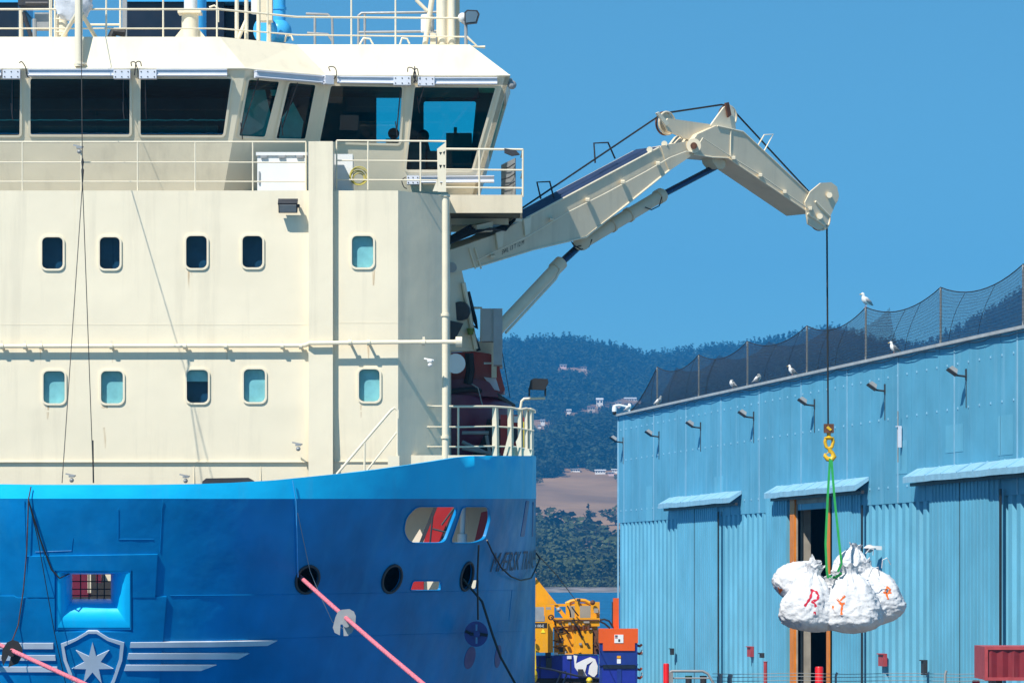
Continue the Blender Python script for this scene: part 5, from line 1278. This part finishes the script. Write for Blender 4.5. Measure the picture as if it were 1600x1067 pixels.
for k in range(16):   # small plates, brackets, valves and hose ends over the machine
    x=r2.uniform(868,930); y=r2.choice((970,974,981,986,991,997,1004,1011,1017)); w_=r2.uniform(1.5,5); h_=r2.uniform(1,3.5)
    eb(x,x+w_,y,y+h_,-.02-.1*r2.random(),.12,r2.choice(('yellow','rustmetal','dark','yellow','grey')),'small_fitting')
for k in range(7):
    x=r2.uniform(840,925); y=r2.uniform(946,985); obj('hydraulic_hose',MB().tube([P(x,y,EY-.15),P(x+r2.uniform(2,6),y+r2.uniform(4,9),EY-.35),P(x+r2.uniform(5,12),y+r2.uniform(8,22),EY-.15)],.03,6),M['black'],ex)
for a in ((842,846,950,953),(853,861,948,952),(888,892,972,976),(912,921,970,973),(928,935,950,957)): eb(*a,-.1,.15,'warm','small_fitting')
eb(866,936,967.5,969,-.08,.1,'rustmetal','scraped_edge'); eb(866,872,1019,1023,-.05,.2,'white','label_plate'); eb(886,893,1024,1029,-.15,.05,'lavender','label_plate')
# blue container with a white bird mark
bc=thing('blue_tank','cobalt blue tank unit with a white bird emblem under the yellow machine','tank unit',P(885,1060,EY))
eb(832,935,1024,1059,-.1,1.6,'cobalt','tank_body',bc); eb(832,936,1059,1120,0,1.4,'black','tank_base',bc)
for x in (843,891): eb(x,x+1.2,1024,1059,-.12,.03,'black','panel_joint',bc)
for poly in ([(896,1023),(902,1024),(900,1036),(912,1030),(922,1026),(930,1029),(934,1040),(933,1052),(928,1058),(919,1052),(921,1040),(927,1032),(917,1038),(914,1050),(918,1057),(905,1052),(898,1042),(897,1030)],):
    obj('bird_emblem',MB().prism([P(a,b,EY-.13) for a,b in poly],(0,.01,0)),M['white'],bc)
for a in ((852,861,1016,1025),(853,862,1027,1043),(903,911,1045,1057)): eb(*a,-.3,.2,'dark','rubber_fitting',bc)
for x in (872,882): obj('lifting_strap',MB().tube([P(x,1048,EY-.3),P(x+4,1052,EY-.3),P(x-2,1067,EY-.3),P(x+2,1090,EY-.3)],.04,8),M['navy'],bc)
t=thing('drape_cable','dark cable draped across the blue tank','cable',P(860,1045,EY-.8)); obj('cable_run',MB().tube([P(828,1040,EY-.9),P(860,1045,EY-.9),P(900,1055,EY-.9),P(940,1060,EY-.9),P(985,1066,EY-.9)],.04,8),M['navy'],t)
for x,y,l in ((833,1055,'coiled yellow chain bag beside the hull edge'),(921,1063,'yellow helmet shaped float below the blue tank')):
    t=thing('yellow_float',l,'float',P(x,y+12,EY-1)); b_=MB().ball(P(x,y,EY-1),.22 if x<900 else .16,14,10,(.8,1,1.3 if x<900 else .8)); 
    for v in b_.v: v+= Vector((0,0,.02*noise.noise(v*9)))
    obj('float_body',b_,mat('bright_yellow',(.85,.6,.01),.5,var=.1,vs=9),t); obj('float_strap',MB().torus(P(x,y,EY-1),(0,0,1),.2 if x<900 else .15,.012,20,6),M['dark'],t)
# orange and blue hydraulic unit
ou=thing('hydraulic_unit','orange topped blue hydraulic power unit with an upright orange post','power unit',P(967,1090,EY-2))
def ob(x0,x1,y0,y1,d0,dep,m,name): return obj(name,MB().pbox(x0,x1,y0,y1,EY-2+d0,dep),M[m],ou)
tp_=MB().prism([P(a,b,EY-2) for a,b in ((936,982),(997,982),(997,1004),(992,1004),(992,1016),(942,1016),(942,1004),(936,1004))],(0,1.3,0)); obj('orange_hood',tp_,M['orange'],ou)
ob(937,996,1004,1120,.05,1.25,'deepblue','blue_cabinet'); ob(941,993,1038,1120,.03,.03,'cobalt','cabinet_door'); ob(964,971,1038,1120,.0,.05,'deepblue','door_post'); ob(942,993,1038,1044,-.02,.03,'navy','vent_grille'); ob(936,997,1037,1039,-.02,.05,'deepblue','cabinet_rail')
ob(960,974,991,1004,-.02,.02,'white','label_plate'); ob(964,970,1024,1028,.02,.02,'yellow','label_plate'); ob(964,970,1029,1036,.02,.02,'white','label_plate')
for a,b in ((961,965),(961,965)): pass
ob(961,965,992,994,-.03,.01,'navy','label_mark'); ob(961,965,995,996.4,-.03,.01,'red','label_mark'); ob(966,969,998,1002,-.03,.01,'dark','label_mark')
ob(958,967,934,982,.5,.2,'orange','upright_post'); ob(956,958.5,940,980,.55,.1,'dark','post_rail')
for l in ([(937,968),(944,967),(952,970),(958,980)],[(937,970),(945,974),(953,981)]): obj('hydraulic_hose',MB().tube([P(a,b,EY-1.5) for a,b in l],.035,8),M['black'],ou)
for y in (1008,1020,1045,1058): obj('valve_handle',MB().tube([P(996,y,EY-1.6),P(1000,y+1,EY-1.7),P(1003,y-2,EY-1.7)],.05,8),M['orange'],ou)
for y in (1019,1054): obj('valve_wheel',MB().torus(P(1003,y,EY-1.7),(1,.3,0),.09,.015,14,5),M['grey'],ou)
# red posts, steel barrier, wire fence, dark bins
RY=100.0
for x,yt,r_,l in ((1041,1036,4.6,'red steel post at the left end of the grey pipe barrier'),(1280,1041,6.5,'red steel post standing in front of the open doorway'),(1525,1062,6,'red post just showing below the maroon container')):
    t=thing('red_post',l,'post',P(x,1200,RY)); rr=r_*RY/F; b=P(x,yt,RY)
    obj('post_tube',MB().tube([Vector((b.x,b.y,ZQ)),b-Vector((0,0,.03)),b],[rr,rr,rr*.85],18),mat('bright_red_post',(.75,.01,.015),.4,var=.1,vs=4),t)
    obj('post_base',MB().tube([Vector((b.x,b.y,ZQ)),Vector((b.x,b.y,ZQ+.04))],rr*1.6,18),M['dark'],t)
t=thing('post_marker','thin maroon marker post in front of the corrugated wall','post',P(1196,1150,RY+4)); b=P(1196,1034,RY+4); obj('marker_tube',MB().tube([Vector((b.x,b.y,ZQ)),b],.05,8),M['alarm'],t); obj('marker_cap',MB().tube([b,b+Vector((0,0,.02))],.06,8),M['alarm'],t)
t=thing('pipe_barrier','grey pipe crowd barrier beside the red post','barrier',P(1080,1150,RY))
obj('barrier_frame',MB().tube([P(1046,1160,RY),P(1046,1050,RY),P(1050,1048,RY),P(1098,1048,RY),P(1106,1052,RY),P(1115,1067,RY),P(1118,1160,RY)],.035,10),M['grey'],t)
obj('barrier_rail',MB().ptube([(1046,1059),(1110,1059)],RY,.02),M['grey'],t)
obj('barrier_plate',MB().pbox(1047,1052,1050,1066,RY-.05,.04),M['grey'],t)
for x,l in ((1076,'dark green bin behind the pipe barrier'),(1099,'black bin behind the pipe barrier')):
    t=thing('bin',l,'bin',P(x,1150,RY+3)); b=P(x,1058,RY+3); obj('bin_body',MB().tube([Vector((b.x,b.y,ZQ)),b],.085,14),M['dark'],t); obj('bin_lid',MB().tube([b,b+Vector((0,0,.05))],.095,14),mat('bin_lid',(.02,.07,.04) if x<1090 else (.02,.02,.02),.5),t)
wf=thing('wire_fence','thin strand wire fence crossing the quay in front of the doors','fence',P(1300,1150,RY-3))
for y in (1052,1057,1063,1068): obj('strand_wire',MB().tube([P(1113+i*35,y+math.sin(i*1.3)*.8,RY-3) for i in range(15)],.008,5),M['grey'],wf)
for x,yt in ((1124,1052),(1140,1053),(1306,1050),(1477,1047)): obj('fence_post',MB().tube([P(x,1160,RY-3),P(x,yt+6,RY-3),P(x+2,yt,RY-3)],.03 if x>1200 else .06,8),M['grey'],wf)
# maroon container at the right
ct=thing('shipping_container','maroon corrugated container with scrapes at the right end of the wall','container',P(1580,1060,92))
CYY=94.0; ca=P(1540,1010,CYY); cbx=P(1540,1062,CYY)
mb=MB(); n=26; W_=3.6
for i in range(n+1):
    x=ca.x+W_*i/n; o_=.04 if (i//1)%2 else 0
    mb.v+=[(Vector((x,CYY-o_,cbx.z+.05))),Vector((x,CYY-o_,ca.z-.05))]
for i in range(n): mb.f.append((2*i,2*i+2,2*i+3,2*i+1))
obj('corrugated_side',mb,mat('maroon_container_paint',(.22,.015,.025),.5,var=.15,vs=2,streak=.3,ss=5,scol=(.4,.2,.2)),ct,smooth=10)
mb=MB().bb(ca.x,ca.x+W_,CYY+.05,CYY+2.3,cbx.z,ca.z); obj('container_box',mb,M['alarm'],ct)
for z_ in (ca.z-.03,cbx.z+.03): obj('container_rail',MB().bb(ca.x-.02,ca.x+W_,CYY-.06,CYY+.04,z_-.04,z_+.04),M['alarm'],ct)
obj('corner_post',MB().bb(ca.x-.03,ca.x+.05,CYY-.065,CYY+.04,cbx.z,ca.z),M['alarm'],ct)
for x in (ca.x+.3,ca.x+W_-.3): obj('support_leg',MB().bb(x,x+.15,CYY+.3,CYY+1.9,ZQ,cbx.z),M['dark'],ct)
# ------------------------------------------------------------------ far shore, hills, forest, houses, haze
def hz_h(x,y):
    # terrain height: a rising profile away from the shore, hills across the view
    key=[(1430,-1),(1450,.6),(1520,4),(1700,12),(1900,22),(2150,38),(2300,44),(2650,78),(3000,112),(3500,165),(4000,225),(4400,272),(4700,286),(5200,200)]
    z=key[-1][1]
    for (a,b),(c,d) in zip(key,key[1:]):
        if y<=c:
            t=max(0,(y-a)/(c-a)); z=b+(d-b)*t; break
    f=min(1,max(0,(y-1600)/900))
    z+= f*9*noise.noise(Vector((x/160,y/220,1.3)))+f*3*noise.noise(Vector((x/50,y/70,4)))
    px=800+F*x/max(y,1)
    # skyline by column
    sky_=[(400,.95),(760,.955),(850,.955),(900,.96),(960,.93),(1010,.90),(1100,.92),(1200,.94),(1300,1.0),(1380,.95),(1440,.93),(1500,1.0),(1560,1.09),(1610,1.17),(1900,1.3)]
    s=sky_[-1][1]
    for (a,b),(c,d) in zip(sky_,sky_[1:]):
        if px<=c: t=max(0,(px-a)/(c-a)); s=b+(d-b)*t; break
    g=min(1,max(0,(y-2800)/1200)); g=g*g*(3-2*g)
    return z*(1+(s-1)*g)
M['land']=mat('dry_hill_ground',(.29,.17,.085),.95,var=.35,vs=.012)
mb=MB(); ys=[1425,1440,1455,1480,1520,1580,1650,1720,1800,1880,1950,2020,2100,2200,2300,2400,2500,2600,2700,2850,3000,3150,3300,3450,3600,3800,4000,4200,4400,4700,5100]
nx=70; X0,X1=-260,1000
for y in ys:
    for i in range(nx+1):
        x=X0+(X1-X0)*i/nx; mb.v.append(Vector((x,y,hz_h(x,y))))
for j in range(len(ys)-1):
    for i in range(nx): a=j*(nx+1)+i; mb.f.append((a,a+1,a+nx+2,a+nx+1))
obj('hills',mb,M['land'],kind='structure',smooth=180)
# pale beach
mb=MB(); 
for i in range(60):
    x=-260+i*21; mb.v+=[Vector((x,1427+3*noise.noise(Vector((i*.3,0,0))),.02)),Vector((x,1446+2*noise.noise(Vector((i*.4,5,0))),1.9+.3*noise.noise(Vector((i*.5,2,0))))) ]
for i in range(59): mb.f.append((2*i,2*i+2,2*i+3,2*i+1))
obj('beach',mb,mat('grey_pebble_beach',(.20,.18,.17),.9,var=.5,vs=.15),kind='structure')
# forest: every tree a cluster of jittered leaf-clump faces, numpy-built
rs=np.random.RandomState(5)
def tree_proto(kind,n,seed):
    r=np.random.RandomState(seed); V=[];Fc=[]
    for k in range(n):
        if kind=='c':
            t=r.rand()**.8; rad=(1-t)*.26+.02; a=r.rand()*6.283; c=np.array([math.cos(a)*rad*r.rand()**.4,math.sin(a)*rad*r.rand()**.4,.08+.92*t]); s=.05+.12*(1-t)
        else:
            d=r.normal(size=3); d/=np.linalg.norm(d); q=r.rand()**.33; c=np.array([d[0]*.5*q,d[1]*.5*q,.5+.42*d[2]*q]); s=(.13+.10*r.rand())*(40/n)**.62
            c+=.10*np.array([math.sin(seed+c[2]*9),math.cos(seed*2+c[2]*7),0])
        u=r.normal(size=3); u/=np.linalg.norm(u); w_=np.cross(u,r.normal(size=3)); w_/=np.linalg.norm(w_); b=len(V)
        if kind=='c': u[2]*=.5; w_[2]*=.5
        V+= [c+u*s,c+w_*s,c-u*s*.9,c-w_*s*1.1]; Fc.append((b,b+1,b+2,b+3))
    return np.array(V),np.array(Fc)
protos={'c':[tree_proto('c',34,i) for i in range(5)],'d':[tree_proto('d',180,20+i) for i in range(6)]}
big={'d':[tree_proto('d',150,40+i) for i in range(5)],'c':[tree_proto('c',110,60+i) for i in range(3)]}
def forest(name,items,m,label=None,protos=protos):
    Vs=[];Fs=[];o=0
    for (x,y,z,h,w_,k) in items:
        pv,pf=protos[k][rs.randint(len(protos[k]))]; a=rs.rand()*6.283; c,s=math.cos(a),math.sin(a)
        v=pv.copy(); vx=(v[:,0]*c-v[:,1]*s)*w_+x; vy=(v[:,0]*s+v[:,1]*c)*w_+y; vz=v[:,2]*h+z
        Vs.append(np.stack([vx,vy,vz],1)); Fs.append(pf+o); o+=len(v)
    if not Vs: return
    V=np.concatenate(Vs); Fq=np.concatenate(Fs)
    org=V.mean(0); me=bpy.data.meshes.new(name); me.vertices.add(len(V)); me.vertices.foreach_set('co',(V-org).ravel()); me.loops.add(Fq.size); me.loops.foreach_set('vertex_index',Fq.ravel().astype(np.int32)); me.polygons.add(len(Fq)); me.polygons.foreach_set('loop_start',np.arange(0,Fq.size,4,dtype=np.int32)); me.update(); me.validate()
    me.materials.append(m); ob_=bpy.data.objects.new(name,me); ob_.location=org; SC.collection.objects.link(ob_); ob_['kind']='stuff'; 
    if label: ob_['label']=label
    return ob_
M['fir']=mat('dark_fir_foliage',(.022,.040,.020),.95,var=.7,vs=.02)
M['leaf']=mat('green_leaf_foliage',(.050,.066,.022),.95,var=.7,vs=.03)
HS=[]
def blocked(x,y,z,h):
    px=800+F*x/y
    for hx,hy,hb,hw in HS:
        if hy-900<y<hy+10 and abs(px-hx)<hw/2+3+h*F/y*.4 and YH-(z+h-ZC)*F/y<hb: return True
    return False
wh1=mat('white_house_wall',(.8,.8,.8),.7,var=.03); wh2=mat('tan_house_wall',(.5,.42,.36),.7); wh3=mat('pink_house_wall',(.7,.5,.48),.7); rf1=mat('grey_shingle_roof',(.28,.28,.3),.8); rf2=mat('brown_roof',(.2,.13,.11),.8); rf3=mat('white_roof',(.7,.72,.75),.6)
def y_at(px,py):   # distance at which the slope crosses this photo row
    lo,hi=1450,4600
    for _ in range(40):
        m_=(lo+hi)/2; z=hz_h((px-800)*m_/F,m_)
        if YH-(z-ZC)*F/m_ > py: lo=m_
        else: hi=m_
    return lo
HOUSES=((937,632,14,14,wh1,rf3,'tall white house highest among the hillside trees'),(924,642,16,10,wh2,rf2,'tan house just left of the tall white house'),(889,646,9,8,wh1,rf3,'small white house alone left of the tan house'),
      (848,662,9,8,wh1,rf1,'white house half hidden by trees beside the ship rail'),(843,668,6,5,wh1,rf1,'tiny white house lowest beside the ship rail'),(985,628,26,9,wh1,rf3,'long pale house group partly behind the gooseneck camera'),(966,632,14,6,wh2,rf1,'low tan house right of the tall white house'),
      (899,737,20,6,wh1,rf1,'low grey roofed house at the top edge of the dry field'),(938,740,22,8,wh1,rf3,'white roofed house at the top edge of the dry field'),(962,738,16,6,wh1,rf3,'white low house by the warehouse at the field top'),(955,742,12,5,wh3,rf1,'pinkish low house by the warehouse at the field top'),
      (911,846,11,6,wh3,rf2,'pink house down among the shore trees'),(930,852,8,6,wh1,rf2,'white gabled house down among the shore trees'),(941,851,7,5,wh1,rf2,'smaller white house right of the gabled one in the shore trees'),
      (880,575,14,7,wh3,rf1,'pale pink house high in the distant forest'),(912,578,12,6,wh2,rf2,'faint tan house high in the distant forest'))
for a in HOUSES: HS.append((a[0],y_at(a[0],a[1]),a[1]-1,a[2]))
far_=[];mid=[];near=[]
def pxof(x,y): return 800+F*x/y
clear=lambda x,y: noise.noise(Vector((x/45,y/140,7.7)))
for _ in range(70000):
    y=2620+2250*rs.rand(); px=440+1240*rs.rand(); x=(px-800)*y/F
    c=clear(x,y)
    if 2620<y<3700 and c>.30: continue
    if 3700<=y<4400 and c>.42: continue
    if rs.rand()>.62: continue
    k='c' if rs.rand()<.7 else 'd'; h=(10+14*rs.rand()**2)*(1.1 if k=='c' else .75); z=hz_h(x,y)-1
    if blocked(x,y,z,h): continue
    far_.append((x,y,z,h,h*(.95 if k=='c' else 1.1),k))
forest('far_forest',far_,M['fir'])
for _ in range(5800):
    y=1448+570*rs.rand(); px=400+1300*rs.rand(); x=(px-800)*y/F
    if y>1900 and noise.noise(Vector((x/40,y/60,2)))<.02+(y-1900)/600: continue
    h=(4.5+8*rs.rand()**1.6)*(1 if y>1480 else .5)
    if blocked(x,y,hz_h(x,y),h): continue
    near.append((x,y,hz_h(x,y)-.8,h,h*1.25,'d'))
for _ in range(1500):
    y=2150+520*rs.rand(); px=560+1100*rs.rand(); x=(px-800)*y/F
    if noise.noise(Vector((x/30,y/50,9)))<.42: continue
    h=rs.uniform(3,7)
    if blocked(x,y,hz_h(x,y),h): continue
    near.append((x,y,hz_h(x,y)-.6,h,h*1.4,'d'))
forest('shore_woods',near,M['leaf'])
# distinct broad trees on the near slope
tm=mat('tree_bark',(.06,.045,.03),.9)
def far_tree(px,py_base,y,h,w_,k,label):
    x=(px-800)*y/F; z=hz_h(x,y)
    t=thing('broadleaf_tree' if k=='d' else 'conifer_tree',label,'tree',(x,y,z),'separate trees on the slope above the far shore')
    mb=MB().tube([Vector((x,y,z-.5)),Vector((x,y,z+h*.4)),Vector((x+.3,y,z+h*.8))],[h*.04,h*.03,h*.01],8)
    for i in range(5):
        a=i*1.3; mb.tube([Vector((x,y,z+h*(.3+.08*i))),Vector((x+math.cos(a)*w_*.3,y+math.sin(a)*w_*.3,z+h*(.5+.08*i)))],[h*.018,h*.006],5)
    obj('trunk',mb,tm,t)
    v,f=big[k][rs.randint(len(big[k]))]; cr=MB(); cr.v=[Vector((x+q[0]*w_,y+q[1]*w_,z+q[2]*h)) for q in v]; cr.f=[tuple(q) for q in f.tolist()]
    obj('crown',cr,M['leaf'] if k=='d' else M['fir'],t,smooth=0)
for a in ((858,800,1990,17,26,'d','broad dark tree at the left foot of the dry field beside the ship'),(905,0,1930,14,22,'d','round dark tree standing in the middle below the dry field'),(919,0,1960,19,12,'c','pointed tree rising above the round dark tree'),
          (962,0,2120,11,16,'d','dark tree at the right edge of the dry field by the warehouse'),(930,0,1850,13,20,'d','wide green tree just above the small pink houses'),(872,0,1780,13,20,'d','wide green tree left of the small pink houses'),(950,0,1700,12,18,'d','green tree low by the warehouse corner')): far_tree(*a)
# houses
def house_(px,y,w_,h,d,wall,roof,label,up=0,win=3):
    x=(px-800)*y/F; z=hz_h(x,y)+up
    t=thing('hillside_house',label,'house',(x,y,z),'houses among the trees on the far hillside')
    obj('wall',MB().bb(x-w_/2,x+w_/2,y,y+d,z-4,z+h),wall,t)
    r_=MB().prism([Vector((x-w_/2-.5,y-.5,z+h+.02)),Vector((x+w_/2+.5,y-.5,z+h+.02)),Vector((x+w_/2+.5,y+d/2,z+h*1.38)),Vector((x-w_/2-.5,y+d/2,z+h*1.38))],(0,0,.3)); r_.prism([Vector((x-w_/2-.5,y+d+.5,z+h+.02)),Vector((x+w_/2+.5,y+d+.5,z+h+.02)),Vector((x+w_/2+.5,y+d/2,z+h*1.38)),Vector((x-w_/2-.5,y+d/2,z+h*1.38))],(0,0,.3)); obj('roof',r_,roof,t)
    for i in range(win):
        wx=x-w_/2+w_*(i+.5)/win; obj('window',MB().bb(wx-w_/win*.28,wx+w_/win*.28,y-.06,y,z+h*.35,z+h*.8),M['navy'],t)
for px,py,wp,hp__,wall,roof,label in HOUSES:
    y=y_at(px,py)-6; s_=y/F; house_(px,y,wp*s_*.72,hp__*s_*.5,8,wall,roof,label,up=1.0,win=max(2,int(wp/5)))
# haze
hzb=MB().bb(-700,1700,-60,5190,-1.6,430); 
hm=bpy.data.materials.new('blue_haze'); hm.use_nodes=True; T=hm.node_tree; 
for n_ in list(T.nodes): 
    if n_.type!='OUTPUT_MATERIAL': T.nodes.remove(n_)
vp_=T.nodes.new('ShaderNodeVolumePrincipled'); vp_.inputs['Color'].default_value=(.05,.43,1,1); vp_.inputs['Density'].default_value=.00016; vp_.inputs['Anisotropy'].default_value=0.0
out_=[n_ for n_ in T.nodes if n_.type=='OUTPUT_MATERIAL'][0]; T.links.new(vp_.outputs[0],out_.inputs['Volume'])
obj('haze',hzb,hm,kind='stuff',smooth=0)
